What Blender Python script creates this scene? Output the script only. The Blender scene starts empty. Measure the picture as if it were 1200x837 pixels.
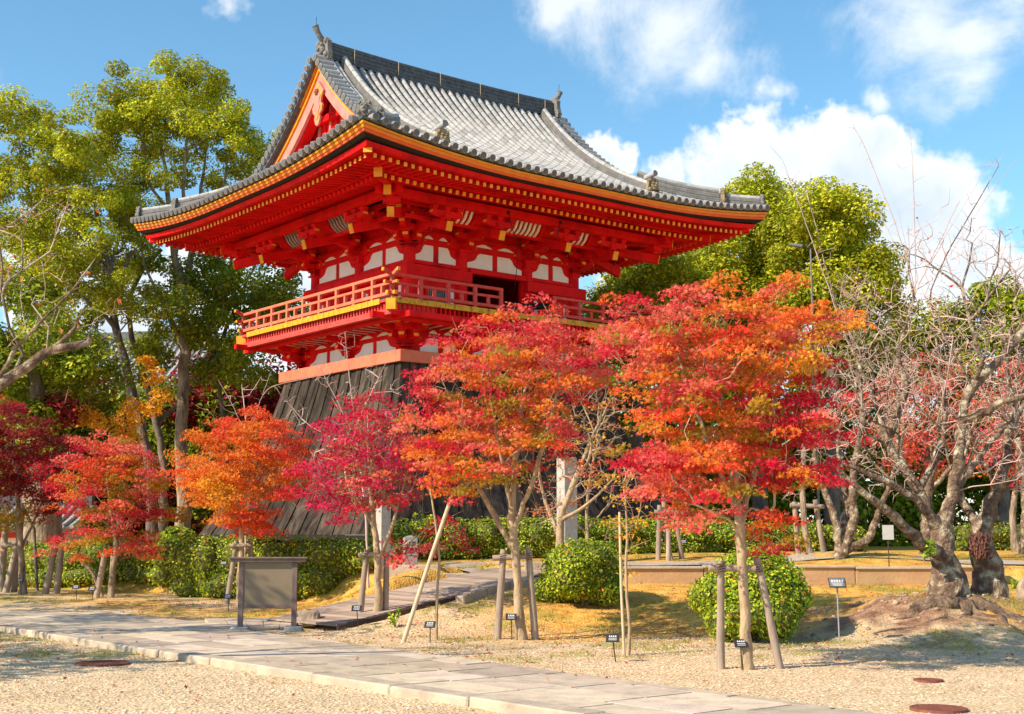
import bpy, math, random
import numpy as np
from math import sin, cos, pi, radians, sqrt, atan2
from mathutils import Vector, Matrix

random.seed(7); np.random.seed(7)
scene = bpy.context.scene
COL = scene.collection

# ---------------------------------------------------------------- camera
CAM_H, PITCH, FPX = 1.6, 0.1347, 1543.0
cam_data = bpy.data.cameras.new("camera")
cam_data.sensor_fit = 'HORIZONTAL'; cam_data.sensor_width = 36.0
cam_data.lens = FPX / 1200.0 * 36.0
cam_data.clip_start = 0.1; cam_data.clip_end = 6000
cam = bpy.data.objects.new("camera", cam_data); COL.objects.link(cam)
cam.location = (0, 0, CAM_H); cam.rotation_euler = (pi / 2 + PITCH, 0, 0)
scene.camera = cam

# ---------------------------------------------------------------- light and exposure
SUN_TO = Vector((-0.86, -0.51, 0.0)).normalized()      # horizontal direction towards the sun
SUN_EL = radians(36)
world = bpy.data.worlds.new("World"); scene.world = world
world.use_nodes = True
SKY_STRENGTH = 0.105
SUN_STRENGTH = 5.0
sl = bpy.data.lights.new("sun", 'SUN'); sl.energy = SUN_STRENGTH; sl.angle = radians(0.5); sl.color = (1.0, 0.87, 0.69)
sun = bpy.data.objects.new("sun", sl); COL.objects.link(sun)
sdir = Vector((SUN_TO.x * cos(SUN_EL), SUN_TO.y * cos(SUN_EL), sin(SUN_EL)))
sun.rotation_euler = sdir.to_track_quat('Z', 'Y').to_euler()
scene.view_settings.view_transform = 'Standard'; scene.view_settings.look = 'None'
scene.view_settings.exposure = 0.56; scene.view_settings.gamma = 1
scene.render.engine = 'CYCLES'
scene.cycles.max_bounces = 8; scene.cycles.diffuse_bounces = 5; scene.cycles.transparent_max_bounces = 6
scene.cycles.transmission_bounces = 4; scene.cycles.use_denoising = True

def ray(px, py):
    a = (px - 600) / FPX; b = (418.5 - py) / FPX
    return Vector((a, cos(PITCH) - b * sin(PITCH), sin(PITCH) + b * cos(PITCH)))
def W(px, py, Y):
    d = ray(px, py); return Vector((0, 0, CAM_H)) + d * (Y / d.y)
def G(px, py, z=0.0):
    d = ray(px, py); return Vector((0, 0, CAM_H)) + d * ((z - CAM_H) / d.z)

# sky with clouds: blobs by direction, broken up by noise
def build_world():
    nt = world.node_tree; N = nt.nodes; Lk = nt.links; N.clear()
    out = N.new('ShaderNodeOutputWorld'); bg = N.new('ShaderNodeBackground')
    sky = N.new('ShaderNodeTexSky'); sky.sky_type = 'NISHITA'; sky.sun_disc = False
    sky.sun_elevation = SUN_EL; sky.sun_rotation = atan2(SUN_TO.x, SUN_TO.y)
    sky.altitude = 100; sky.air_density = 1.0; sky.dust_density = 0.3; sky.ozone_density = 3.0
    tc = N.new('ShaderNodeTexCoord')
    def math_(op, a, b=None, c=None):
        n = N.new('ShaderNodeMath'); n.operation = op
        for i, v in enumerate((a, b, c)):
            if v is None: continue
            if isinstance(v, (int, float)): n.inputs[i].default_value = v
            else: Lk.new(v, n.inputs[i])
        return n.outputs[0]
    def noise(scale, detail, rough, dist=0.0):
        n = N.new('ShaderNodeTexNoise'); n.inputs['Scale'].default_value = scale; n.inputs['Detail'].default_value = detail
        n.inputs['Roughness'].default_value = rough; n.inputs['Distortion'].default_value = dist
        Lk.new(tc.outputs['Generated'], n.inputs['Vector']); return n
    wn = noise(10, 5, 0.6)
    ws = N.new('ShaderNodeVectorMath'); ws.operation = 'MULTIPLY_ADD'; Lk.new(wn.outputs['Color'], ws.inputs[0]); ws.inputs[1].default_value = (.12,) * 3; ws.inputs[2].default_value = (-.06,) * 3
    wa = N.new('ShaderNodeVectorMath'); wa.operation = 'ADD'; Lk.new(ws.outputs[0], wa.inputs[0]); Lk.new(tc.outputs['Generated'], wa.inputs[1]); warp = wa.outputs[0]
    def field(blobs):
        cur = None
        for px, py, r in blobs:
            d = ray(px, py).normalized(); rr = r / FPX
            vm = N.new('ShaderNodeVectorMath'); vm.operation = 'DISTANCE'
            Lk.new(warp, vm.inputs[0]); vm.inputs[1].default_value = d
            v = math_('MULTIPLY_ADD', vm.outputs['Value'], -1 / rr, 1.0)
            cur = v if cur is None else math_('SMOOTH_MAX', cur, v, 0.25)
        return cur
    cum = field([(1000, 225, 120), (905, 205, 95), (1085, 250, 105), (770, 225, 62), (695, 185, 42), (840, 245, 75), (1010, 330, 170), (870, 330, 150),
                 (1130, 330, 80), (1035, 170, 55), (940, 155, 50), (880, 160, 45), (230, 310, 110), (150, 380, 120), (60, 330, 90), (350, 360, 90)])
    wis = field([(760, 10, 130), (830, 60, 70), (660, 0, 60), (1080, 0, 110), (1130, 50, 75), (1200, 0, 90), (1020, 115, 28), (255, 5, 30),
                 (895, 105, 30), (-150, 120, 120), (1500, 200, 200), (300, -200, 160), (1000, -300, 220)])
    n1 = noise(9, 10, 0.62, 0.15); n2 = noise(7, 9, 0.68, 0.6); n3 = noise(6.0, 7, 0.6)
    c = math_('ADD', cum, math_('MULTIPLY_ADD', n1.outputs['Fac'], 2.3, -1.32))
    mr = N.new('ShaderNodeMapRange'); mr.interpolation_type = 'SMOOTHSTEP'
    Lk.new(c, mr.inputs[0]); mr.inputs[1].default_value = 0.0; mr.inputs[2].default_value = 0.34; mr.inputs[4].default_value = 0.97
    w = math_('ADD', wis, math_('MULTIPLY_ADD', n2.outputs['Fac'], 2.0, -1.0))
    mr2 = N.new('ShaderNodeMapRange'); mr2.interpolation_type = 'SMOOTHSTEP'
    Lk.new(w, mr2.inputs[0]); mr2.inputs[1].default_value = 0.0; mr2.inputs[2].default_value = 0.95; mr2.inputs[4].default_value = 0.72
    fac = math_('MAXIMUM', mr.outputs[0], mr2.outputs[0])
    ramp = N.new('ShaderNodeValToRGB'); Lk.new(math_('MULTIPLY_ADD', c, 0.55, math_('MULTIPLY', n3.outputs['Fac'], 0.55)), ramp.inputs[0])
    ramp.color_ramp.elements[0].position = 0.25; ramp.color_ramp.elements[0].color = (7.9, 7.95, 7.9, 1)
    ramp.color_ramp.elements[1].position = 0.85; ramp.color_ramp.elements[1].color = (4.7, 5.5, 6.5, 1)  # cloud shading is in the colour: denser parts turn greyer blue
    hs = N.new('ShaderNodeHueSaturation'); hs.inputs['Saturation'].default_value = 1.12; hs.inputs['Hue'].default_value = 0.485; hs.inputs['Value'].default_value = 1.4
    Lk.new(sky.outputs[0], hs.inputs['Color'])
    mx = N.new('ShaderNodeMixRGB'); Lk.new(fac, mx.inputs[0]); Lk.new(hs.outputs[0], mx.inputs[1]); Lk.new(ramp.outputs[0], mx.inputs[2])
    Lk.new(mx.outputs[0], bg.inputs[0]); bg.inputs[1].default_value = SKY_STRENGTH
    Lk.new(bg.outputs[0], out.inputs[0])
build_world()

# ---------------------------------------------------------------- tagging
def tag(o, label=None, cat=None, group=None, kind=None):
    if label: o['label'] = label
    if cat: o['category'] = cat
    if group: o['group'] = group
    if kind: o['kind'] = kind
    return o
def empty(name, loc, rz=0, label=None, cat=None, group=None):
    o = bpy.data.objects.new(name, None); COL.objects.link(o); o.empty_display_size = 0.2
    o.location = loc; o.rotation_euler = (0, 0, rz)
    return tag(o, label, cat, group)

# ---------------------------------------------------------------- materials
def lin(h):
    h = h.lstrip('#'); r = [int(h[i:i + 2], 16) / 255 for i in (0, 2, 4)]
    return tuple((c / 12.92 if c <= 0.04045 else ((c + 0.055) / 1.055) ** 2.4) for c in r)
def pm(name, c1, c2=None, scale=4, rough=0.8, bump=0.3, bscale=None, bdist=0.02, detail=6, c3=None, stretch=(1, 1, 1), spec=0.3, attr=None):
    m = bpy.data.materials.new(name); m.use_nodes = True; nt = m.node_tree; N = nt.nodes; L = nt.links
    b = N['Principled BSDF']; b.inputs['Roughness'].default_value = rough; b.inputs['Specular IOR Level'].default_value = spec
    c2 = c2 or tuple(x * 0.7 for x in c1)
    tc = N.new('ShaderNodeTexCoord'); mp = N.new('ShaderNodeMapping'); mp.inputs['Scale'].default_value = stretch
    L.new(tc.outputs['Object'], mp.inputs[0])
    n = N.new('ShaderNodeTexNoise'); n.inputs['Scale'].default_value = scale; n.inputs['Detail'].default_value = detail
    n.inputs['Roughness'].default_value = 0.62; L.new(mp.outputs[0], n.inputs['Vector'])
    r = N.new('ShaderNodeValToRGB'); L.new(n.outputs['Fac'], r.inputs[0])
    r.color_ramp.elements[0].position = 0.32; r.color_ramp.elements[0].color = (*c2, 1)
    r.color_ramp.elements[1].position = 0.66; r.color_ramp.elements[1].color = (*c1, 1)
    if c3:
        e = r.color_ramp.elements.new(0.5); e.color = (*c3, 1)
    col = r.outputs[0]
    if attr:
        a = N.new('ShaderNodeAttribute'); a.attribute_name = attr
        mx = N.new('ShaderNodeMixRGB'); mx.blend_type = 'MULTIPLY'; mx.inputs[0].default_value = 1
        L.new(col, mx.inputs[1]); L.new(a.outputs['Color'], mx.inputs[2]); col = mx.outputs[0]
    L.new(col, b.inputs['Base Color'])
    if bump:
        n2 = N.new('ShaderNodeTexNoise'); n2.inputs['Scale'].default_value = bscale or scale * 4; n2.inputs['Detail'].default_value = 5
        L.new(mp.outputs[0], n2.inputs['Vector'])
        bp = N.new('ShaderNodeBump'); bp.inputs['Strength'].default_value = bump; bp.inputs['Distance'].default_value = bdist
        L.new(n2.outputs['Fac'], bp.inputs['Height']); L.new(bp.outputs[0], b.inputs['Normal'])
    return m
def leaf_mat(name, trans=0.4, rough=0.5):
    m = bpy.data.materials.new(name); m.use_nodes = True; nt = m.node_tree; N = nt.nodes; L = nt.links
    N.remove(N['Principled BSDF']); out = N['Material Output']
    a = N.new('ShaderNodeAttribute'); a.attribute_name = 'leaf'
    d = N.new('ShaderNodeBsdfPrincipled'); d.inputs['Roughness'].default_value = rough; d.inputs['Specular IOR Level'].default_value = 0.22
    t = N.new('ShaderNodeBsdfTranslucent'); mx = N.new('ShaderNodeMixShader'); mx.inputs[0].default_value = trans
    L.new(a.outputs['Color'], d.inputs['Base Color']); L.new(a.outputs['Color'], t.inputs['Color'])
    L.new(d.outputs[0], mx.inputs[1]); L.new(t.outputs[0], mx.inputs[2]); L.new(mx.outputs[0], out.inputs[0])
    return m
M = {}
M['red'] = pm('vermilion_paint', (0.80, 0.009, 0.011), (0.44, 0.006, 0.009), 1.6, 0.62, 0.22, 26, spec=0.10, c3=(0.72, 0.009, 0.010), stretch=(1, 1, .6))
M['red_dull'] = pm('dull_vermilion', (0.62, 0.085, 0.065), (0.46, 0.040, 0.034), 5, 0.72, 0.25, 18, stretch=(1, 1, 3))  # duller red, also used to tone tower sides by their light
M['sill'] = pm('sunlit_vermilion', (0.66, 0.19, 0.10), (0.60, 0.13, 0.07), 3, 0.75, 0.2, 20)  # vermilion with the sunlight on it put into the colour
M['gold'] = pm('yellow_ochre_paint', (0.86, 0.38, 0.016), (0.70, 0.25, 0.012), 6, 0.45, 0.1)
M['goldshaded'] = pm('shaded_yellow_paint', (0.62, 0.33, 0.03), (0.22, 0.11, 0.03), 5, 0.7, 0.3, c3=(0.60, 0.32, 0.02))  # mottled yellow with the shade of the front face put into the colour
M['orange'] = pm('orange_paint', (0.86, 0.24, 0.018), (0.76, 0.17, 0.015), 3, 0.5, 0.1)
M['orangered'] = pm('orange_red_paint', (0.80, 0.13, 0.018), (0.70, 0.09, 0.015), 3, 0.5, 0.1)
M['pink'] = pm('faded_gable_paint', (0.68, 0.25, 0.20), (0.62, 0.16, 0.12), 4, 0.7, 0.2, stretch=(1, 1, .4))
M['white'] = pm('white_plaster', (0.88, 0.85, 0.80), (0.80, 0.76, 0.70), 3, 0.85, 0.1)
M['black'] = pm('charred_black', (0.012, 0.010, 0.010), (0.020, 0.016, 0.014), 3, 0.7, 0.2)
M['dark'] = pm('dark_interior', (0.010, 0.008, 0.008), (0.006, 0.005, 0.005), 3, 0.9, 0)
M['skirt'] = pm('black_weathered_boards', (0.095, 0.074, 0.056), (0.016, 0.013, 0.012), 1.3, 0.85, 0.6, 22, stretch=(4, 4, .35), spec=.08, attr='leaf')
M['tile'] = pm('grey_roof_tile', (0.42, 0.412, 0.40), (0.32, 0.313, 0.303), 5, 0.75, 0.2, 26, attr='leaf')
M['tileflat'] = pm('flat_roof_tile', (0.21, 0.20, 0.19), (0.12, 0.115, 0.11), 4, 0.65, 0.3, 22)
M['tiledark'] = pm('dark_ridge_tile', (0.125, 0.130, 0.135), (0.06, 0.063, 0.068), 7, 0.5, 0.4, 30)
M['tilering'] = pm('tile_end_disc', (0.26, 0.25, 0.24), (0.17, 0.165, 0.16), 8, 0.65, 0.3, 40)
M['tilehole'] = pm('tile_end_recess', (0.15, 0.145, 0.14), (0.10, 0.098, 0.095), 8, 0.7, 0.5, 50)
M['ridgetile'] = pm('blackish_ridge_tile', (0.11, 0.117, 0.125), (0.045, 0.05, 0.056), 7, 0.55, 0.4, 30)
M['ogre'] = pm('weathered_ogre_tile', (0.27, 0.25, 0.22), (0.12, 0.115, 0.11), 9, 0.8, 0.8, 25, 0.05)
M['ogretan'] = pm('lichened_ogre_tile', (0.42, 0.29, 0.13), (0.13, 0.105, 0.08), 6, 0.8, 0.8, 20, 0.05)
M['bark'] = pm('grey_brown_bark', (0.40, 0.31, 0.21), (0.13, 0.09, 0.065), 6, 0.9, 1.0, 14, 0.06, stretch=(1, 1, .35))
M['barkdark'] = pm('dark_bark', (0.22, 0.18, 0.14), (0.075, 0.06, 0.048), 4, 0.9, 0.9, 14, 0.04, stretch=(1, 1, .4))
M['barkpale'] = pm('pale_maple_bark', (0.50, 0.37, 0.22), (0.26, 0.18, 0.11), 7, 0.9, 0.7, 20, 0.03, stretch=(1, 1, .5))
M['cherry'] = pm('lichened_cherry_bark', (0.54, 0.47, 0.33), (0.07, 0.042, 0.03), 5.5, 0.95, 1.0, 13, 0.10, c3=(0.20, 0.13, 0.085), detail=10)
M['root'] = pm('earthy_root_bark', (0.25, 0.17, 0.11), (0.075, 0.045, 0.03), 5, 0.95, 1.0, 12, 0.08, detail=10)
M['twig'] = pm('reddish_twig', (0.72, 0.54, 0.46), (0.46, 0.28, 0.23), 3, 0.8, 0.1)
M['post'] = pm('weathered_timber_post', (0.42, 0.33, 0.25), (0.22, 0.165, 0.125), 6, 0.85, 0.6, 18, 0.01, stretch=(1, 1, .25))
M['palepole'] = pm('peeled_pole', (0.62, 0.50, 0.34), (0.46, 0.35, 0.22), 5, 0.8, 0.3)
M['deck'] = pm('grey_deck_board', (0.54, 0.42, 0.33), (0.30, 0.225, 0.175), 3, 0.8, 0.4, 20, 0.01, stretch=(.4, 3, 1), attr='leaf')
M['deckdark'] = pm('dark_deck_frame', (0.10, 0.065, 0.05), (0.05, 0.035, 0.03), 4, 0.8, 0.3)
M['board'] = pm('brown_board_timber', (0.22, 0.155, 0.135), (0.13, 0.09, 0.08), 6, 0.75, 0.4, 24, 0.008, stretch=(1, 1, .3))
M['panel'] = pm('tan_board_panel', (0.24, 0.185, 0.12), (0.20, 0.155, 0.10), 1.2, 0.38, 0.03, 40)
M['stone'] = pm('granite', (0.50, 0.46, 0.40), (0.36, 0.33, 0.29), 7, 0.85, 0.5, 30, 0.01)
M['stonegrey'] = pm('grey_green_granite', (0.33, 0.35, 0.34), (0.22, 0.235, 0.23), 9, 0.85, 0.5, 34, 0.01)
M['rock'] = pm('tan_rock', (0.44, 0.34, 0.24), (0.24, 0.19, 0.145), 4, 0.9, 0.9, 10, 0.04)
M['kerb'] = pm('pale_kerb_stone', (0.52, 0.42, 0.31), (0.34, 0.27, 0.20), 2.5, 0.9, 0.6, 16, 0.02)
M['wallstone'] = pm('tan_earth_wall', (0.52, 0.33, 0.17), (0.42, 0.25, 0.13), 1.8, 0.9, 0.5, 14, 0.02)
M['metal'] = pm('grey_painted_metal', (0.32, 0.32, 0.32), (0.26, 0.26, 0.26), 8, 0.4, 0.05)
M['signdark'] = pm('dark_sign_plate', (0.035, 0.035, 0.04), (0.025, 0.025, 0.028), 8, 0.45, 0.05)
M['signmid'] = pm('grey_sign_plate', (0.20, 0.20, 0.21), (0.16, 0.16, 0.17), 8, 0.5, 0.05)
M['lettering'] = pm('white_lettering', (0.80, 0.80, 0.78), (0.74, 0.74, 0.72), 8, 0.6, 0)
M['rust'] = pm('rusted_cast_iron', (0.27, 0.09, 0.055), (0.15, 0.055, 0.04), 14, 0.75, 0.5, 60, 0.01)
M['leaf'] = leaf_mat('maple_leaf', 0.42)
M['leafgreen'] = leaf_mat('broad_leaf', 0.34, 0.42)
M['core'] = pm('shrub_inner_twigs', (0.15, 0.17, 0.03), (0.07, 0.07, 0.02), 8, 0.95, 0.8, 30, 0.05)

# ---------------------------------------------------------------- mesh builder
class MB:
    def __init__(s): s.v = []; s.f = []; s.m = []; s.mats = []; s.sm = []; s.col = []; s.usecol = False
    def mi(s, mat):
        if mat not in s.mats: s.mats.append(mat)
        return s.mats.index(mat)
    def add(s, verts, faces, mat, smooth=False, col=(1, 1, 1)):
        o = len(s.v); s.v += [tuple(p) for p in verts]; k = s.mi(mat)
        for f in faces: s.f.append(tuple(i + o for i in f)); s.m.append(k); s.sm.append(smooth)
        s.col += [col] * len(verts)
    def box(s, c, size, mat, R=None, col=(1, 1, 1), taper=1.0):
        x, y, z = [a / 2 for a in size]; c = Vector(c)
        P = [Vector((sx * x * (taper if sz > 0 else 1), sy * y * (taper if sz > 0 else 1), sz * z)) for sz in (-1, 1) for sy in (-1, 1) for sx in (-1, 1)]
        if R is not None: P = [R @ p for p in P]
        s.add([c + p for p in P], [(0, 2, 3, 1), (4, 5, 7, 6), (0, 1, 5, 4), (2, 6, 7, 3), (0, 4, 6, 2), (1, 3, 7, 5)], mat, col=col)
    def beam(s, a, b, w, h, mat, up=(0, 0, 1), col=(1, 1, 1), cap=None, capt=0.02):
        a = Vector(a); b = Vector(b); d = (b - a).normalized(); side = d.cross(Vector(up)).normalized(); u = side.cross(d)
        def ring(p, w, h): return [p + side * (sx * w / 2) + u * (sy * h / 2) for sx, sy in ((-1, -1), (1, -1), (1, 1), (-1, 1))]
        F = [(0, 3, 2, 1), (4, 5, 6, 7), (0, 1, 5, 4), (1, 2, 6, 5), (2, 3, 7, 6), (3, 0, 4, 7)]
        s.add(ring(a, w, h) + ring(b, w, h), F, mat, col=col)
        if cap is not None: s.add(ring(b, w + .008, h + .008) + ring(b + d * capt, w + .008, h + .008), F, cap)
    def tube(s, pts, rad, mat, n=8, smooth=True, caps=True, col=(1, 1, 1), noise=0.0):
        pts = [Vector(p) for p in pts]
        if not isinstance(rad, (list, tuple)): rad = [rad] * len(pts)
        V = []; prev = None
        for i, p in enumerate(pts):
            d = (pts[min(i + 1, len(pts) - 1)] - pts[max(i - 1, 0)]).normalized()
            ref = prev if prev is not None else (Vector((1, 0, 0)) if abs(d.x) < .8 else Vector((0, 1, 0)))
            a = (ref - d * ref.dot(d)).normalized(); prev = a; b = d.cross(a)
            for k in range(n):
                t = 2 * pi * k / n; r = rad[i] * (1 + noise * random.uniform(-1, 1))
                V.append(p + a * (cos(t) * r) + b * (sin(t) * r))
        F = [(i * n + k, i * n + (k + 1) % n, (i + 1) * n + (k + 1) % n, (i + 1) * n + k) for i in range(len(pts) - 1) for k in range(n)]
        s.add(V, F, mat, smooth, col)
        if caps:
            m = len(pts) - 1
            s.add(V[:n], [tuple(range(n - 1, -1, -1))], mat, False, col); s.add(V[m * n:], [tuple(range(n))], mat, False, col)
    def prism(s, poly, fn, t0, t1, mat):      # poly: 2-D points; fn(x, y, t) -> 3-D
        n = len(poly); V = [fn(x, y, t0) for x, y in poly] + [fn(x, y, t1) for x, y in poly]
        s.add(V, [tuple(range(n - 1, -1, -1)), tuple(range(n, 2 * n))] + [(i, (i + 1) % n, n + (i + 1) % n, n + i) for i in range(n)], mat)
    def build(s, name, parent=None, bevel=0, loc=None, rot=None):
        me = bpy.data.meshes.new(name); me.from_pydata(s.v, [], s.f)
        for m in s.mats: me.materials.append(m)
        me.polygons.foreach_set('material_index', s.m); me.polygons.foreach_set('use_smooth', s.sm)
        if any(c != (1, 1, 1) for c in s.col) or any(m.name in ('grey_roof_tile', 'black_weathered_boards', 'grey_deck_board') for m in s.mats):
            at = me.attributes.new('leaf', 'FLOAT_COLOR', 'POINT')
            at.data.foreach_set('color', np.array([(*c, 1) for c in s.col], dtype=np.float32).ravel())
        me.update()
        o = bpy.data.objects.new(name, me); COL.objects.link(o)
        if parent: o.parent = parent
        if loc is not None: o.location = loc
        if rot is not None: o.rotation_euler = rot
        if bevel:
            b = o.modifiers.new('bevel', 'BEVEL'); b.width = bevel; b.segments = 1; b.limit_method = 'ANGLE'
        return o
# ================================================================ BELL TOWER
TH = 0.8978
P0 = Vector((-3.0232, 38.0, 0))
LU, LV, A = 6.41, 5.38, 4.48
tower = empty('bell_tower', P0, pi / 2 - TH, 'tall vermilion bell tower with sweeping grey tiled roof and flared black plank skirt', 'bell tower')
BASE_Z = 1.25
COLS_U = [0, 1.90, 4.46, LU]; COLS_V = [0, LV / 2, LV]
def F(d): return 11.50 + 0.4 * d + 0.0039 * max(d, 0) ** 3.14
def lift(m, amt=0.46): return amt * max(0.0, 1 - m / 5.8) ** 2.0
def edge_m(u, v):    # distance measure to nearest roof corner
    return min(u + A, LU + A - u) + min(v + A, LV + A - v)
def roofz(u, v, hip=False):
    du = min(u + A, LU + A - u); dv = min(v + A, LV + A - v)
    return F(du if hip else dv) + lift(du + dv)
def side_pt(side, p, a, z):
    """side 0: front (v = -a, p along u); 1: left (u = -a, p along v); 2: back; 3: right."""
    if side == 0: return Vector((p, -a, z))
    if side == 1: return Vector((-a, p, z))
    if side == 2: return Vector((p, LV + a, z))
    return Vector((LU + a, p, z))
def side_len(side): return LU if side in (0, 2) else LV

def sweep_ring(mb, prof, mat, amt=0.46, n=36, lvl=None):
    """closed section prof [(overhang, z)...] carried round all four eaves, rising at the corners"""
    rings = []
    for side in (0, 3, 2, 1):
        L = side_len(side); seq = []
        for i in range(n):
            t = i / n
            if side in (2, 1): t = 1 - t
            seq.append(t)
        for t in seq:
            ring = []
            for a, z in prof:
                p = -a + t * (L + 2 * a); m = min(p + a, L + a - p) * (A / max(a, .1)) if a > 3 else min(p + a, L + a - p) + (A - a) * 2
                ring.append(side_pt(side, p, a, z + lift(min(p + A, L + A - p) + (A - a), amt)))
            rings.append(ring)
    k = len(prof); V = [p for r in rings for p in r]; R = len(rings)
    Fc = [(i * k + j, ((i + 1) % R) * k + j, ((i + 1) % R) * k + (j + 1) % k, i * k + (j + 1) % k) for i in range(R) for j in range(k)]
    mb.add(V, Fc, mat)

def band(mb, a0, a1, z0, z1, mat, amt=0.46, n=36): sweep_ring(mb, [(a0, z0), (a1, z0), (a1, z1), (a0, z1)], mat, amt, n)

# ---- skirt: flared plank base
def skirt_a(z):
    t = max(0.0, (6.5 - z) / 4.9); return 0.70 + 0.95 * t + 0.98 * t ** 1.9
mb = MB()
ZS = [6.5 - (6.5 - 1.62) * i / 9 for i in range(10)]
for side in range(4):
    L = side_len(side); n = int(round((L + 1.4) / 0.29))
    for k in range(n):
        g = random.uniform(0.6, 1.35); c = (g, g, g); off = random.uniform(-0.006, 0.012) + (0.03 if k % 2 else 0)
        V = []
        for z in ZS:
            a = skirt_a(z); p0 = -a + (L + 2 * a) * (k / n) ; p1 = -a + (L + 2 * a) * ((k + 1) / n)
            gap = 0.012
            V += [side_pt(side, p0 + gap, a + off, z), side_pt(side, p1 - gap, a + off, z), side_pt(side, p1 - gap, a - .05, z), side_pt(side, p0 + gap, a - .05, z)]
        Fc = []
        for i in range(len(ZS) - 1):
            for j in range(4): Fc.append((i * 4 + j, i * 4 + (j + 1) % 4, i * 4 + 4 + (j + 1) % 4, i * 4 + 4 + j))
        mb.add(V, Fc, M['skirt'], col=c)
# dark backing behind the gaps
V = []
for z in ZS:
    a = skirt_a(z) - 0.045
    V += [Vector((-a, -a, z)), Vector((LU + a, -a, z)), Vector((LU + a, LV + a, z)), Vector((-a, LV + a, z))]
mb.add(V, [(i * 4 + j, i * 4 + (j + 1) % 4, i * 4 + 4 + (j + 1) % 4, i * 4 + 4 + j) for i in range(len(ZS) - 1) for j in range(4)], M['black'])
mb.build('plank_skirt', tower)
mb = MB()
for z0, z1, a, mt in ((1.50, 1.61, 2.80, M['black']), (1.40, 1.50, 2.95, M['deckdark'])):
    mb.box((LU / 2, LV / 2, (z0 + z1) / 2), (LU + 2 * a, LV + 2 * a, z1 - z0), mt)
mb.build('skirt_ledge', tower)
mb = MB(); mb.box((LU / 2, LV / 2, 1.0), (LU + 6.6, LV + 6.6, 0.8), M['stone']); mb.build('stone_plinth', tower)

# ---- sill band
mb = MB(); a = .73
for side in range(4):
    L = side_len(side)
    mb.beam(side_pt(side, -a - (.11 if side in (0, 2) else -.11), a, 6.655), side_pt(side, L + a + (.11 if side in (0, 2) else -.11), a, 6.655), .22, .34, M['sill'])
mb.build('sill_band', tower, 0.012)

# ---- walls (lower storey under balcony, upper storey)
def wall_box(mb, a, z0, z1, mat):
    mb.box((LU / 2, LV / 2, (z0 + z1) / 2), (LU + 2 * a, LV + 2 * a, z1 - z0), mat)
mb = MB(); wall_box(mb, 0.28, 6.82, 7.85, M['red']); mb.build('lower_wall', tower)

def shaped_panel(mb, side, p0, p1, z0, z1, a, flip, mat):
    """white plaster panel whose upper corner is cut by the bracket's curve"""
    w = p1 - p0; h = z1 - z0
    pts = [(0, 0), (1, 0), (1, .35), (.86, .42), (.72, .52), (.64, .68), (.60, .86), (.50, 1.0), (.0, 1.0)] if not flip else \
          [(0, 0), (1, 0), (1, 1.0), (.50, 1.0), (.40, .86), (.36, .68), (.28, .52), (.14, .42), (0, .35)]
    V = [side_pt(side, p0 + x * w, a, z0 + y * h) for x, y in pts]; n = len(V)
    V2 = [side_pt(side, p0 + x * w, a - .03, z0 + y * h) for x, y in pts]
    mb.add(V + V2, [tuple(range(n))] + [(i, (i + 1) % n, n + (i + 1) % n, n + i) for i in range(n)], mat)

# upper walls: four plain slabs, the front one with a real opening in the middle bay
mb = MB()
def slab(side, p0, p1, z0, z1, t=0.12, mat=None, a=0.0, tgt=None):
    (tgt or mb).beam(side_pt(side, p0, a - t / 2, (z0 + z1) / 2), side_pt(side, p1, a - t / 2, (z0 + z1) / 2), t, z1 - z0, mat or M['red'])
OP0, OP1 = 2.14, 4.22
for side in (1, 2, 3): slab(side, -0.0 if side == 2 else -.12, side_len(side) + (0 if side == 2 else .12), 8.05, 11.0)
slab(0, 0, OP0, 8.05, 11.0); slab(0, OP1, LU, 8.05, 11.0); slab(0, OP0, OP1, 9.50, 11.0)
mb.build('upper_wall', tower)
mb = MB(); mb.box((LU / 2, LV / 2, 8.02), (LU - .3, LV - .3, 0.04), M['deckdark'])
mb.build('bell_room_floor', tower)
mb = MB()
prof = [(0.0, 1.0), (.10, .99), (.16, .9), (.30, .82), (.36, .6), (.38, .3), (.42, .05), (.44, 0), (.38, 0), (.33, .3), (.30, .6), (.0, .78)]
nn = 20; V = []
for r, z in prof: V += [(3.2 + r * 1.1 * cos(2 * pi * k / nn), 2.69 + r * 1.1 * sin(2 * pi * k / nn), 8.25 + z * 1.5) for k in range(nn)]
mb.add(V, [(i * nn + k, i * nn + (k + 1) % nn, (i + 1) * nn + (k + 1) % nn, (i + 1) * nn + k) for i in range(len(prof) - 1) for k in range(nn)], M['metal'], True)
mb.tube([(3.2, 2.69, 9.7), (3.2, 2.69, 10.9)], .03, M['metal'])
mb.build('bronze_bell', tower)

# columns
for v in COLS_V:
    for u in COLS_U:
        if 0 < v < LV and 0 < u < LU: continue
        mb = MB(); mb.tube([(u, v, 8.02), (u, v, 9.2), (u, v, 9.93)], [.185, .185, .175], M['red'], 20)
        mb.box((u, v, 9.955), (.40, .40, .05), M['red'])
        mb.build('column', tower)
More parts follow.
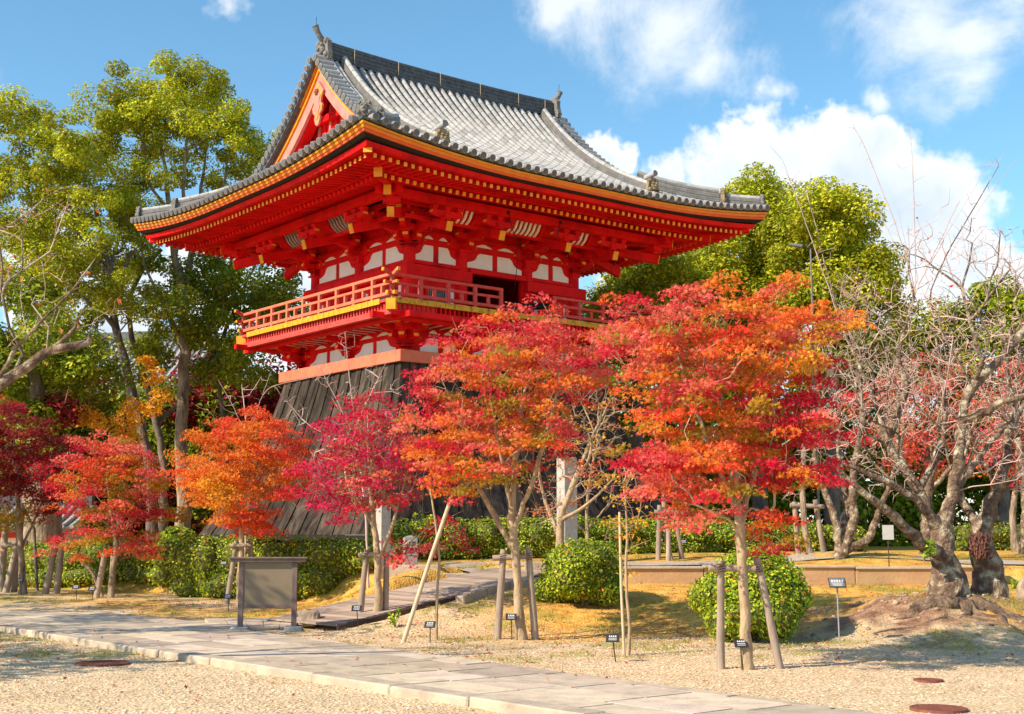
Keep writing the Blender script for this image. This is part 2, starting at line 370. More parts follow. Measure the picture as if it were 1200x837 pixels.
# horizontal nageshi and penetrating beams
mb = MB()
for side in range(4):
    L = side_len(side); e = .30 if side in (0, 2) else -.10
    if side == 0:
        for p0, p1 in ((-.30, OP0 - .02), (OP1 + .05, LU + .30)): mb.beam(side_pt(0, p0, .19, 9.32), side_pt(0, p1, .19, 9.32), .20, .33, M['red'])
        mb.beam(side_pt(0, OP0 - .02, .10, 9.56), side_pt(0, OP1 + .05, .10, 9.56), .18, .17, M['red'])
    else: mb.beam(side_pt(side, -.08 if side != 2 else -.3, .19, 9.32), side_pt(side, L + (.08 if side != 2 else .3), .19, 9.32), .20, .33, M['red'])
    mb.beam(side_pt(side, -.05, .06, 9.60), side_pt(side, L + .05, .06, 9.60), .10, .11, M['red'])
mb.build('tie_beam', tower, 0.01)
# windows and white strips of the upper storey
def window(side, p0, p1):
    a0 = 0.03
    w = MB(); c = (p0 + p1) / 2
    w.beam(side_pt(side, p0, a0, 8.62), side_pt(side, p1, a0, 8.62), .06, .46, M['dark'])
    o = w.build('window', tower)
    fr = MB()
    for z in (8.36, 8.88): fr.beam(side_pt(side, p0 - .06, a0 + .04, z), side_pt(side, p1 + .06, a0 + .04, z), .08, .06, M['red'])
    for p in (p0 - .03, p1 + .03): fr.beam(side_pt(side, p, a0 + .04, 8.39), side_pt(side, p, a0 + .04, 8.85), .06, .08, M['red'], up=(1, 0, 0) if side in (1, 3) else (0, 1, 0))
    fr.build('frame', o)
    bars = MB(); n = int((p1 - p0) / .07)
    for i in range(n):
        p = p0 + (i + .5) * (p1 - p0) / n; bars.beam(side_pt(side, p, a0 + .05, 8.41), side_pt(side, p, a0 + .05, 8.83), .025, .025, M['stonegrey'], up=(1, 0, 0) if side in (1, 3) else (0, 1, 0))
    bars.build('lattice', o)
for side, P in ((0, [(.60, 1.30), (5.05, 5.80)]), (1, [(.75, 1.95), (3.4, 4.6)]), (2, [(.6, 1.3), (5.05, 5.8)]), (3, [(.75, 1.95), (3.4, 4.6)])):
    for p0, p1 in P: window(side, p0, p1)
mb = MB()
for side, P in ((0, [.36, 1.54, 4.80, 6.02]), (1, [.45, 2.28, 3.1, 4.92]), (2, [.36, 1.54, 4.8, 6.02]), (3, [.45, 2.28, 3.1, 4.92])):
    for p in P: mb = MB(); mb.box(side_pt(side, p, .015, 8.68), (.13, .03, .52) if side in (0, 2) else (.03, .13, .52), M['white']); mb.build('white_strip', tower)
# plaster panels between the brackets, upper and lower rows
def panel_row(side, cols, z0, z1, a, nm, zt=None):
    for i in range(len(cols) - 1):
        c0, c1 = cols[i], cols[i + 1]; mid = (c0 + c1) / 2
        m1 = MB(); shaped_panel(m1, side, c0 + .22, mid - .10, z0, z1, a, True, M['white']); m1.build(nm, tower)
        m1 = MB(); shaped_panel(m1, side, mid + .10, c1 - .22, z0, z1, a, False, M['white']); m1.build(nm, tower)
        if zt:
            for s0, s1 in ((c0 + .52, mid - .10), (mid + .10, c1 - .52)):
                V = []; n = 8; m1 = MB()
                for k in range(n + 1): V.append(side_pt(side, s0 + (s1 - s0) * k / n, a, zt + .10 * sin(pi * k / n)))
                m1.add(V, [tuple(range(n + 1))], M['white']); m1.build('plaster_slot', tower)
for side in range(4):
    cols = COLS_U if side in (0, 2) else COLS_V
    panel_row(side, cols, 9.665, 10.16, .012, 'plaster_panel', 10.36); panel_row(side, cols, 6.86, 7.32, .292, 'plaster_panel', 7.46)

# ---- bracket sets
def arm(mb, c, d, L, w, h, mat=None, cap=True):
    """boat-shaped bracket arm centred on c along unit d, top at c.z + h/2"""
    d = Vector(d).normalized(); s = Vector((-d.y, d.x, 0)); c = Vector(c)
    P = [(-L / 2, h / 2), (-L / 2, -.05), (-L / 2 + .05, -h * .32), (-L / 2 + .16, -h / 2), (L / 2 - .16, -h / 2), (L / 2 - .05, -h * .32), (L / 2, -.05), (L / 2, h / 2)]
    P = [(x, min(y, h / 2 - .04) if abs(y - h / 2) > 1e-6 else y) for x, y in P]
    mb.prism(P, lambda x, y, t: c + d * x + s * t + Vector((0, 0, y)), -w / 2, w / 2, mat or M['red'])
    if cap:
        for sg in (-1, 1):
            q = c + d * (sg * (L / 2 + .006)) + Vector((0, 0, h / 4 - .015))
            mb.beam(q - d * .006, q + d * .006, w + .006, h / 2 - .02, M['gold'])
def masu(mb, c, w=.19, h=.12):
    mb.box(Vector(c) + Vector((0, 0, h * .7)), (w, w, h * .6), M['red'])
    mb.box(Vector(c) + Vector((0, 0, h * .2)), (w * .72, w * .72, h * .4), M['red'])
def bracket(pos, out, zb, steps=3, reach=.40, tail=True, k=1.0, spread=.92, wallside=None, corner=False):
    mb = MB(); out = Vector((out[0], out[1], 0)).normalized(); s = Vector((-out.y, out.x, 0)); p = Vector((pos[0], pos[1], 0))
    kk = reach * (1.35 if corner else 1)
    mb.box(p + Vector((0, 0, zb + .06)), (.30, .30, .12), M['red']); mb.box(p + Vector((0, 0, zb + .15)), (.40, .40, .08), M['red'])
    zz = zb + .19
    for i in range(steps):
        reachi = kk * (i + 1)
        arm(mb, p + out * (reachi / 2 - .1) + Vector((0, 0, zz + .09)), out, reachi + .42, .155, .19)
        if not corner:
            arm(mb, p + out * (kk * i) + Vector((0, 0, zz + .085)), s, spread + .12 * (i == 0), .145, .18)
            for q in (-1, 0, 1): masu(mb, p + out * (kk * i) + s * (q * (spread / 2 - .09)) + Vector((0, 0, zz + .17)))
        masu(mb, p + out * reachi + Vector((0, 0, zz + .18)), .21, .13)
        zz += .27
    zt = zz
    if tail:
        e = 2.0 * (1.38 if corner else 1)
        ztip = zb + (.30 if not corner else .42)
        a = p + out * .25 + Vector((0, 0, ztip + .55)); b = p + out * e + Vector((0, 0, ztip))
        mb.beam(a, b, .19, .27, M['red'], cap=M['gold'])
        o2 = p + out * (e - .14)
        masu(mb, o2 + Vector((0, 0, ztip + .19)), .26, .16)
        if not corner:
            arm(mb, o2 + Vector((0, 0, ztip + .36)), s, 1.05, .13, .17)
            for q in (-1, 0, 1): masu(mb, o2 + s * (q * .43) + Vector((0, 0, ztip + .44)), .19, .13)
        else:
            mb.box(o2 + Vector((0, 0, ztip + .36)), (.36, .36, .16), M['red'])
            mb.beam(p + out * .4 + Vector((0, 0, ztip + .72)), p + out * (e + .45) + Vector((0, 0, ztip + .50)), .20, .26, M['red'], cap=M['gold'])
    return mb
def outs(u, v):
    o = []
    if abs(u) < .01: o.append((-1, 0))
    if abs(u - LU) < .01: o.append((1, 0))
    if abs(v) < .01: o.append((0, -1))
    if abs(v - LV) < .01: o.append((0, 1))
    return o
def merged(list_mb):
    r = MB()
    for m in list_mb:
        o = len(r.v); r.v += m.v; r.col += m.col
        mp = [r.mi(x) for x in m.mats]
        r.f += [tuple(i + o for i in f) for f in m.f]; r.m += [mp[i] for i in m.m]; r.sm += m.sm
    return r
for v in COLS_V:
    for u in COLS_U:
        if 0 < v < LV and 0 < u < LU: continue
        os_ = outs(u, v); parts = [bracket((u, v), o, 9.98) for o in os_]
        low = [bracket((u + .28 * (1 if u > LU / 2 else -1) * (1 if any(o[0] for o in os_) else 0), v + .28 * (1 if v > LV / 2 else -1) * (1 if any(o[1] for o in os_) else 0)), o, 6.98, 2, .42, False, spread=.80) for o in os_]
        if len(os_) == 2:
            d = Vector((os_[0][0] + os_[1][0], os_[0][1] + os_[1][1], 0))
            parts.append(bracket((u, v), d, 9.985, tail=True, corner=True))
            low.append(bracket((u + .28 * d.x, v + .28 * d.y), d, 6.985, 2, .42, False, corner=True))
        merged(parts).build('bracket_set', tower)
        merged(low).build('balcony_bracket', tower)
# longitudinal beams linking the brackets, curved white ribs (shirin), purlin
mb = MB()
for side in range(4):
    L = side_len(side)
    for a, z, w, h in ((.0, 10.52, .13, .12), (.0, 10.86, .14, .14), (.80, 10.92, .12, .12), (1.2, 11.0, .12, .12)):
        e = a + .35
        mb.beam(side_pt(side, -e, a, z + (.003 if side % 2 else 0)), side_pt(side, L + e, a, z + (.003 if side % 2 else 0)), w, h, M['red'])
mb.build('linking_beam', tower)
mb = MB()
for side in range(4):     # purlin with rising ends
    L = side_len(side); a = 1.95; N_ = 22
    pts = [(-a - .45) + (L + 2 * a + .9) * i / N_ for i in range(N_ + 1)]
    for p, q in zip(pts[:-1], pts[1:]):
        za = 10.98 + lift(min(p + A, L + A - p) + 2.2, .30); zb_ = 10.98 + lift(min(q + A, L + A - q) + 2.2, .30)
        mb.beam(side_pt(side, p, a, za + (.004 if side % 2 else 0)), side_pt(side, q, a, zb_ + (.004 if side % 2 else 0)), .20, .24, M['red'])
mb.build('eave_purlin', tower)
mb = MB()
for side in range(4):
    L = side_len(side); cols = COLS_U if side in (0, 2) else COLS_V
    for i in range(len(cols) - 1):
        c0, c1 = cols[i] + .50, cols[i + 1] - .50; n = max(3, int((c1 - c0) / .16))
        for k in range(n):
            p = c0 + (c1 - c0) * (k + .5) / n
            pts = [(1.22, 10.62), (1.34, 10.66), (1.46, 10.76), (1.54, 10.90), (1.60, 10.98)]
            for (a0, z0), (a1, z1) in zip(pts[:-1], pts[1:]): mb.beam(side_pt(side, p, a0, z0), side_pt(side, p, a1, z1), .075, .04, (M['stonegrey'] if side == 1 else M['white']) if k not in (0, n - 1) else M['red'])  # left ribs greyed: dimness of that side put into the colour
        V = [side_pt(side, c0 - .5, 1.21, 10.66), side_pt(side, c1 + .5, 1.21, 10.66), side_pt(side, c1 + .5, 1.62, 11.02), side_pt(side, c0 - .5, 1.62, 11.02)]
        mb.add(V, [(0, 1, 2, 3)], M['red'])
    mb.beam(side_pt(side, -1.0, 1.21, 10.60), side_pt(side, L + 1.0, 1.21, 10.60), .12, .10, M['red'])
mb.build('curved_eave_rib', tower)

# ---- balcony
BA = 1.80
mb = MB()
for side in range(4):
    L = side_len(side); e = BA if side in (0, 2) else BA - .55
    # boards run outwards: many short planks with yellow ends
    n = int((L + 2 * e) / .30)
    for k in range(n):
        p0 = -e + (L + 2 * e) * k / n; p1 = -e + (L + 2 * e) * (k + 1) / n
        mb.beam(side_pt(side, (p0 + p1) / 2, -.1, 8.02), side_pt(side, (p0 + p1) / 2, BA, 8.02 + random.uniform(-.006, .006)), (p1 - p0) - .014, .075, M['red_dull'])
        mb.beam(side_pt(side, (p0 + p1) / 2, BA, 8.02), side_pt(side, (p0 + p1) / 2, BA + .02, 8.02), (p1 - p0) - .014, .155, M['goldshaded'] if side in (0, 3) else M['gold'])  # front and right ends take the shaded yellow, the others the bright one
mb.build('balcony_floor', tower)
mb = MB()
for side in range(4):
    L = side_len(side)
    mb.beam(side_pt(side, -BA + .05, BA - .12, 7.70 + (.004 if side % 2 else 0)), side_pt(side, L + BA - .05, BA - .12, 7.70 + (.004 if side % 2 else 0)), .16, .16, M['red_dull'] if side == 1 else M['red'])  # left side of the frame paler, its sunlight put into the colour
    mb.beam(side_pt(side, -BA - .25 - .1, 1.35, 7.62 + (.004 if side % 2 else 0)), side_pt(side, L + BA + .35, 1.35, 7.62 + (.004 if side % 2 else 0)), .15, .16, M['red'], cap=M['gold'])
    n = int((L + 2 * BA) / .16)
    for k in range(n):
        p = -BA + .15 + (L + 2 * BA - .3) * k / (n - 1)
        mb.beam(side_pt(side, p, .2, 7.88), side_pt(side, p, BA - .08, 7.86), .05, .19, M['red_dull'] if side == 1 else M['red'])
    # lattice ceiling under the balcony
    n = int((L + 2.2) / .13)
    for k in range(n):
        p = -1.1 + (L + 2.2) * k / (n - 1); mb.beam(side_pt(side, p, .32, 7.60), side_pt(side, p, 1.28, 7.60), .025, .03, M['white'] if k % 3 == 0 else M['red'])
for cu, cv, dx, dy in ((0, 0, -1, -1), (LU, 0, 1, -1), (0, LV, -1, 1), (LU, LV, 1, 1)):
    mb.beam((cu + dx * .3, cv + dy * .3, 7.86), (cu + dx * (BA + .02), cv + dy * (BA + .02), 7.88), .26, .30, M['gold'], cap=M['gold'])
mb.build('balcony_frame', tower)
def rail_run(side, p0, p1, m, ext0=.28, ext1=.28):
    mb = MB(); a = BA - .10
    for z, w, e in ((8.74, .085, 1), (8.50, .075, .8), (8.21, .095, .5)):
        P = [(p0 - ext0 * e, .10 if (ext0 > .2 and z > 8.7) else 0), (p0 - ext0 * .3 * e, 0), (p1 + ext1 * .3 * e, 0), (p1 + ext1 * e, .10 if (ext1 > .2 and z > 8.7) else 0)]
        for (q0, d0), (q1, d1) in zip(P[:-1], P[1:]):
            mb.beam(side_pt(side, q0, a, z + d0 + (.003 if side % 2 else 0)), side_pt(side, q1, a, z + d1 + (.003 if side % 2 else 0)), w, w, m)
        for q, d, sg in ((P[0][0], P[0][1], -1), (P[3][0], P[3][1], 1)):
            if (sg < 0 and ext0 > .2) or (sg > 0 and ext1 > .2): mb.beam(side_pt(side, q, a, z + d), side_pt(side, q + sg * .05, a, z + d), w + .012, w + .012, M['gold'])
    n = max(1, int(round((p1 - p0) / 1.02)))
    for k in range(n + 1):
        p = p0 + (p1 - p0) * k / n; h = 8.78
        mb.box(side_pt(side, p, a, (8.06 + h) / 2), (.10, .10, h - 8.06), m)
        if k < n:
            q = p + (p1 - p0) / n / 2; mb.box(side_pt(side, q, a, 8.355), (.10, .08, .21), m)
    mb.build('railing', tower, 0.008)
E0 = BA - .10
rail_run(0, -E0, 2.10, M['red_dull'], .28, .06); rail_run(0, 4.15, LU + E0, M['red_dull'], .06, .28)  # front rails in the duller red, their shade put into the colour
for s_ in (1, 2, 3): rail_run(s_, -E0, side_len(s_) + E0, M['sill'] if s_ == 1 else M['red_dull'])  # left rail in the sunlit tone, back and right in the duller red

# ---- rafters and eave boards
def rafter_row(mb, a_out, z_out, a_in, slope, w, h, spacing, amt, plain=()):
    for side in range(4):
        L = side_len(side); n = int((L + 2 * a_out - .3) / spacing)
        for k in range(n + 1):
            p = -a_out + .18 + (L + 2 * a_out - .36) * k / n
            over = max(0.0, -p, p - L); ai = max(a_in, over + .02)
            if ai > a_out - .05: continue
            lf = lift(min(p + A, L + A - p) + (A - a_out), amt); li = lift(min(p + A, L + A - p) + (A - ai), amt)
            mb.beam(side_pt(side, p, ai, z_out + (a_out - ai) * slope + li), side_pt(side, p, a_out, z_out + lf), w, h, M['red'], cap=M['red'] if side in plain else M['gold'], capt=.012)
mb = MB(); rafter_row(mb, 3.90, 11.04, 2.70, .12, .085, .10, .235, .30); tag(mb.build('outer_rafters', tower), kind='stuff')
mb = MB(); rafter_row(mb, 3.00, 10.97, .10, .27, .09, .105, .235, .30, (1,)); tag(mb.build('inner_rafters', tower), kind='stuff')
mb = MB()
band(mb, 2.60, 4.10, 11.175, 11.19, M['red'], .30)
sweep_ring(mb, [(3.95, 11.11), (4.10, 11.11), (4.15, 11.225), (3.95, 11.225)], M['red'], .34)
sweep_ring(mb, [(2.98, 11.06), (3.06, 11.06), (3.06, 11.13), (2.98, 11.13)], M['red'], .30)
sweep_ring(mb, [(0.0, 11.85), (3.05, 11.07), (3.05, 11.09), (0.0, 11.87)], M['red'], .30)
sweep_ring(mb, [(3.9, 11.22), (4.24, 11.22), (4.31, 11.275), (3.9, 11.275)], M['black'], .40)
mb.build('eave_board', tower)
mb = MB()
sweep_ring(mb, [(4.05, 11.268), (4.335, 11.268), (4.35, 11.325), (4.05, 11.325)], M['orangered'], .43)
sweep_ring(mb, [(4.05, 11.325), (4.375, 11.325), (4.39, 11.402), (4.05, 11.402)], M['orange'], .44)
sweep_ring(mb, [(4.05, 11.402), (4.42, 11.402), (4.43, 11.450), (4.05, 11.450)], M['gold'], .455)
sweep_ring(mb, [(4.0, 11.450), (4.44, 11.450), (4.44, 11.475), (4.0, 11.475)], M['black'], .46)
mb.build('eave_fascia', tower)
for cu, cv, dx, dy in ((0, 0, -1, -1), (LU, 0, 1, -1), (0, LV, -1, 1), (LU, LV, 1, 1)):
    mb = MB()
    mb.beam((cu, cv, 11.5), (cu + dx * 3.12, cv + dy * 3.12, 11.07), .22, .26, M['red'], cap=M['gold'])
    mb.beam((cu + dx * 2.4, cv + dy * 2.4, 11.26), (cu + dx * 4.0, cv + dy * 4.0, 11.36), .22, .26, M['red'], cap=M['gold'])
    mb.build('hip_rafter', tower)
# hook rods under the front eave
mb = MB()
mb.tube([(1.9, -2.3, 10.9), (2.6, -1.9, 9.9), (3.0, -1.2, 8.9)], .012, M['black'], 5); mb.tube([(1.9, -2.3, 10.86), (1.9, -2.3, 10.96)], .05, M['black'], 8)
mb.build('hook_rod', tower); mb = MB()
mb.tube([(3.9, -2.3, 10.92), (3.8, -2.25, 10.45)], .016, M['black'], 5); mb.tube([(3.9, -2.3, 10.86), (3.9, -2.3, 10.96)], .045, M['black'], 8)
mb.build('hook_rod', tower)
# suspended striker log
mb = MB()
mb.tube([(3.3, -.15, 8.62), (3.9, -.42, 8.62), (5.0, -.75, 8.66)], [.10, .105, .10], M['black'], 14, noise=.06)
mb.build('bell_striker', tower)

# ---- roof surfaces
UV0, UV1 = -1.80, LU + 1.80      # verge
DV_END = LV / 2 + A
DG = 3.55                        # hip roof runs up to the gable wall
roof = MB()
def rows(dmax, step=.27):
    r = []; d = 0.0
    while d < dmax - 1e-6:
        e = min(d + step, dmax); r += [(d, .030), (e, .002)]; d = e
    return r
R = rows(DV_END); NU = 48
for back in (0, 1):
    V = []
    for d, dz in R:
        u0 = -A + min(d, A + UV0); u1 = LU + A - min(d, A + UV0); v = -A + d
        for i in range(NU + 1):
            u = u0 + (u1 - u0) * i / NU; z = roofz(u, v) + dz
            V.append((u, LV - v if back else v, z))
    n = NU + 1
    roof.add(V, [(j * n + i, j * n + i + 1, (j + 1) * n + i + 1, (j + 1) * n + i) if not back else (j * n + i, (j + 1) * n + i, (j + 1) * n + i + 1, j * n + i + 1) for j in range(len(R) - 1) for i in range(NU)], M['tileflat'])
Rh = rows(DG)
for right in (0, 1):
    V = []
    for d, dz in Rh:
        v0 = -A + d; v1 = LV + A - d; u = -A + d
        for i in range(NU + 1):
            v = v0 + (v1 - v0) * i / NU; z = roofz(u, v, True) + dz
            V.append((LU - u if right else u, v, z))
    roof.add(V, [(j * n + i, (j + 1) * n + i, (j + 1) * n + i + 1, j * n + i + 1) if not right else (j * n + i, j * n + i + 1, (j + 1) * n + i + 1, (j + 1) * n + i) for j in range(len(Rh) - 1) for i in range(NU)], M['tileflat'])
sweep_ring(roof, [(3.9, 11.475), (4.46, 11.475), (4.48, 11.53), (3.9, 11.60)], M['tiledark'], .46, 40)
# underside of the verge overhang
for u in (UV0, UV1):
    for back in (0, 1):
        V = []; K = 16
        for i in range(K + 1):
            d = 2.6 + (DV_END - 2.6) * i / K; v = -A + d; z = F(d)
            vv = LV - v if back else v; ui = u + (.9 if u < 0 else -.9)
            V += [(u, vv, z), (u, vv, z - .14), (ui, vv, z - .14)]
        roof.add(V, [(3 * i + j, 3 * i + 3 + j, 3 * i + 4 + j, 3 * i + 1 + j) for i in range(K) for j in (0, 1)], M['tiledark'])
roof_o = roof.build('roof', tower)
# round cover tiles: each rib is a run of separate tiles
RR = .082
def rib(mb, path, end=True, tone=None, r=RR):
    """path: function s->(point); laid tile by tile, each slightly tapered"""
    L = path[-1][0]; seg = .33; k = 0; s = 0.0
    def at(s):
        for (s0, p0), (s1, p1) in zip(path[:-1], path[1:]):
            if s <= s1 + 1e-9: t = (s - s0) / (s1 - s0 + 1e-9); return p0.lerp(p1, t)
        return path[-1][1]
    while s < L - .02:
        e = min(s + seg, L); g = random.choice((1, 1, 1.03, .97, 1.05, .95, .72, .80, 1.0, 1.04, .9)) * random.uniform(.95, 1.05); c = (g, g * random.uniform(.98, 1.0), g * random.uniform(.94, 1))
        a, b = at(s), at(e); mb.tube([a, b + (b - a) * .04], [r * 1.03, r * .94], M['tile'], 10, True, False, c)
        s = e
    if end:
        p, q = path[0][1], path[1][1]; d = (p - q).normalized()
        mb.tube([p - d * .02, p + d * .10], [r * 1.22, r * 1.22], M['tilering'], 14, False)
        mb.tube([p + d * .10, p + d * .104], [r * .92, r * .92], M['tilehole'], 12, False)
def mkpath(pts):
    out = [(0.0, pts[0])]
    for a, b in zip(pts[:-1], pts[1:]): out.append((out[-1][0] + (b - a).length, b))
    return out
def ribs_main(back):
    mb = MB(); n = 50; sp = (LU + 2 * A) / n
    for k in range(1, n):
        u = -A + k * sp; du = min(u + A, LU + A - u)
        if u < UV0 + .30 or u > UV1 - .30: dmax = min(du, 2.6)
        else: dmax = DV_END - .16
        if dmax < .15: continue
        K = max(2, int(dmax / .35)); pts = []
        for i in range(K + 1):
            d = -.06 + (dmax + .06) * i / K; v = -A + d; pts.append(Vector((u, LV - v if back else v, roofz(u, v) + .062 + (0 if d > 0 else .02))))
        rib(mb, mkpath(pts))
    return mb
def ribs_hip(right):
    mb = MB(); n = 46; sp = (LV + 2 * A) / n
    for k in range(1, n):
        v = -A + k * sp; dvm = min(v + A, LV + A - v); dmax = min(dvm, DG - .05)
        if dmax < .15: continue
        K = max(2, int(dmax / .35)); pts = []
        for i in range(K + 1):
            d = -.06 + (dmax + .06) * i / K; u = -A + d; pts.append(Vector((LU - u if right else u, v, roofz(u, v, True) + .062)))
        rib(mb, mkpath(pts))
    return mb
for b_ in (0, 1): ribs_main(b_).build('tile_ribs', roof_o)
for b_ in (0, 1): ribs_hip(b_).build('hip_tile_ribs', roof_o)
# verge tiles: short tubes pointing out along the gable edges
for u, sg in ((UV0, -1), (UV1, 1)):
    mb = MB()
    for back in (0, 1):
        d = 2.75; L_ = 0
        while d < DV_END - .12:
            v = -A + d; vv = LV - v if back else v; z = F(d) + .10
            p_out = Vector((u + sg * .06, vv, z)); p_in = Vector((u - sg * .42, vv, z + .03))
            g = random.uniform(.8, 1.05)
            mb.tube([p_in, p_out], .098, M['tile'], 12, True, False, (g, g, g)); mb.tube([p_out, p_out + Vector((sg * .03, 0, 0))], .112, M['tilering'], 14, False)
            mb.tube([p_out + Vector((sg * .03, 0, 0)), p_out + Vector((sg * .034, 0, 0))], .085, M['tilehole'], 12, False)
            slope = .4 + .0039 * 3.14 * d ** 2.14; d += .27 / sqrt(1 + slope * slope)
        # rib just inside the verge tiles
        pts = [Vector((u - sg * .50, (LV - (-A + dd)) if back else (-A + dd), F(dd) + .10)) for dd in [2.3 + (DV_END - .15 - 2.3) * i / 14 for i in range(15)]]
        rib(mb, mkpath(pts), r=.09)
    mb.build('verge_tiles', roof_o)
# ridges: stacked courses with a round cap
def ridge(mb, pts, w, h, mat, courses=5, cap=.09, capmat=None):
    for a, b in zip(pts[:-1], pts[1:]):
        for c in range(courses):
            hh = h / courses; ww = w * (1 - .03 * c) + (.03 if c % 2 else 0); off = Vector((0, 0, hh * (c + .5)))
            mb.beam(a + off, b + off, ww, hh * .86, mat)
            mb.beam(a + off, b + off, ww - .05, hh, M['tiledark'])
    top = [p + Vector((0, 0, h + cap * .35)) for p in pts]
    rib(mb, mkpath(top), False, r=cap) if capmat is None else mb.tube(top, cap, capmat, 10)
def ogre(name, p, out, s=1.0, tan=False, horn=True, parent=None):
    """shaped ridge-end tile: arched plate with a bulging face, brows, side curls and a round tile above"""
    mb = MB(); out = Vector(out).normalized(); sd = Vector((-out.y, out.x, 0)); p = Vector(p); mt = M['ogretan'] if tan else M['ogre']
    prof = [(-.27, 0), (.27, 0), (.30, .12), (.25, .30), (.24, .46), (.13, .56), (0, .60), (-.13, .56), (-.24, .46), (-.25, .30), (-.30, .12)]
    fn = lambda x, y, t: p + sd * (x * s) + out * (t * s) + Vector((0, 0, y * s))
    mb.prism(prof, fn, -.06, .06, mt)
    def blob(x, y, t, rx, ry=None, rt=None):
        ry = ry or rx; rt = rt or rx; V = []; n = 8; m = 5
        for i in range(m + 1):
            th = pi * i / m
            for k in range(n):
                ph = 2 * pi * k / n; V.append(fn(x + rx * sin(th) * cos(ph), y + ry * cos(th), t + rt * sin(th) * sin(ph)))
        mb.add(V, [(i * n + k, i * n + (k + 1) % n, (i + 1) * n + (k + 1) % n, (i + 1) * n + k) for i in range(m) for k in range(n)], mt, True)
    blob(0, .26, .06, .15, .17, .12); blob(-.08, .36, .12, .06, .05, .06); blob(.08, .36, .12, .06, .05, .06); blob(0, .25, .17, .05, .05, .06)
    blob(0, .14, .14, .10, .05, .06); blob(-.20, .12, .06, .08, .08, .08); blob(.20, .12, .06, .08, .08, .08); blob(-.17, .46, .06, .06, .07, .06); blob(.17, .46, .06, .06, .07, .06)
    if horn:
        q = p + Vector((0, 0, .66 * s)); mb.tube([q - out * .35 * s, q + out * .16 * s + Vector((0, 0, .08 * s))], .105 * s, M['tile'], 12, True, True)
        mb.tube([q + out * .16 * s + Vector((0, 0, .08 * s)), q + out * .175 * s + Vector((0, 0, .082 * s))], .115 * s, M['tilering'], 12, False)
    return mb.build(name, parent)
ZR = F(DV_END) - .12
mb = MB(); N_ = 14; pts = [Vector((UV0 + .42 + (UV1 - UV0 - .84) * i / N_, LV / 2, ZR + .09 * (abs(2 * i / N_ - 1)) ** 2.5)) for i in range(N_ + 1)]
ridge(mb, pts, .34, .50, M['ridgetile'], 8, .085, M['ridgetile']); ridge_o = mb.build('ridge', roof_o)
mb = MB()
for f in (.1, .28, .46, .64, .82, .95):
    p = pts[0].lerp(pts[-1], f); 
    mb = MB()
    for sg in (-1, 1): mb.box(p + Vector((0, sg * .205, .25)), (.016, .012, .46), M['palepole'])
    mb.build('ridge_wire', ridge_o)
ogre('ridge_end_tile', (UV0 + .36, LV / 2, ZR + .02), (-1, 0, 0), 1.3, horn=False, parent=roof_o)
ogre('ridge_end_tile', (UV1 - .36, LV / 2, ZR + .02), (1, 0, 0), 1.3, horn=False, parent=roof_o)
mb = MB()
for u, sg in ((UV0 + .30, -1), (UV1 - .30, 1)):
    mb = MB(); p = Vector((u, LV / 2, ZR + .66)); mb.tube([p - Vector((sg * .25, 0, .08)), p + Vector((sg * .05, 0, .06)), p + Vector((sg * .20, 0, .26)), p + Vector((sg * .27, 0, .42))], [.085, .09, .09, .10], M['ogre'], 12)
    mb.tube([p + Vector((sg * .27, 0, .42)), p + Vector((sg * .275, 0, .43))], [.115, .115], M['tilering'], 12)
    mb.tube([p + Vector((sg * .24, 0, .40)), p + Vector((sg * .24, 0, .72))], .008, M['black'], 5)
    mb.build('bird_perch_tile', roof_o)

for sg, ub in ((1, -.85), (-1, LU + .85)):
    for back in (0, 1):
        mb = MB(); dd = [1.75 + (DV_END - .25 - 1.75) * i / 14 for i in range(15)]
        pts = [Vector((ub, (LV - (-A + d)) if back else (-A + d), F(d) + .03)) for d in dd]
        ridge(mb, pts, .26, .30, M['tileflat'], 5, .085); o = mb.build('descending_ridge', roof_o)
        q = pts[0]; ogre('descending_ridge_end', q + Vector((0, .1 if back else -.1, .0)), (0, 1 if back else -1, 0), .85, True, parent=roof_o)
for cu, cv, dx, dy in ((0, 0, -1, -1), (LU, 0, 1, -1), (0, LV, -1, 1), (LU, LV, 1, 1)):
    def hp(a): # point on hip line at overhang a
        d = A - a; return Vector((cu + dx * a, cv + dy * a, F(d) + lift(2 * d) + .04))
    mb = MB(); ridge(mb, [hp(a) for a in (1.5, 1.9, 2.3, 2.7, 3.1, 3.35)], .24, .44, M['tileflat'], 6, .085)
    mb.build('hip_ridge', roof_o)
    mb = MB(); ridge(mb, [hp(a) for a in (3.35, 3.6, 3.85, 4.1, 4.25)], .22, .30, M['tileflat'], 5, .08)
    mb.build('corner_ridge', roof_o)
    ogre('hip_ridge_end', hp(3.42) + Vector((0, 0, .02)), (dx, dy, 0), .95, cu > 0, horn=False, parent=roof_o)
    ogre('corner_ridge_end', hp(4.30) + Vector((0, 0, .03)), (dx, dy, 0), .74, False, horn=False, parent=roof_o)
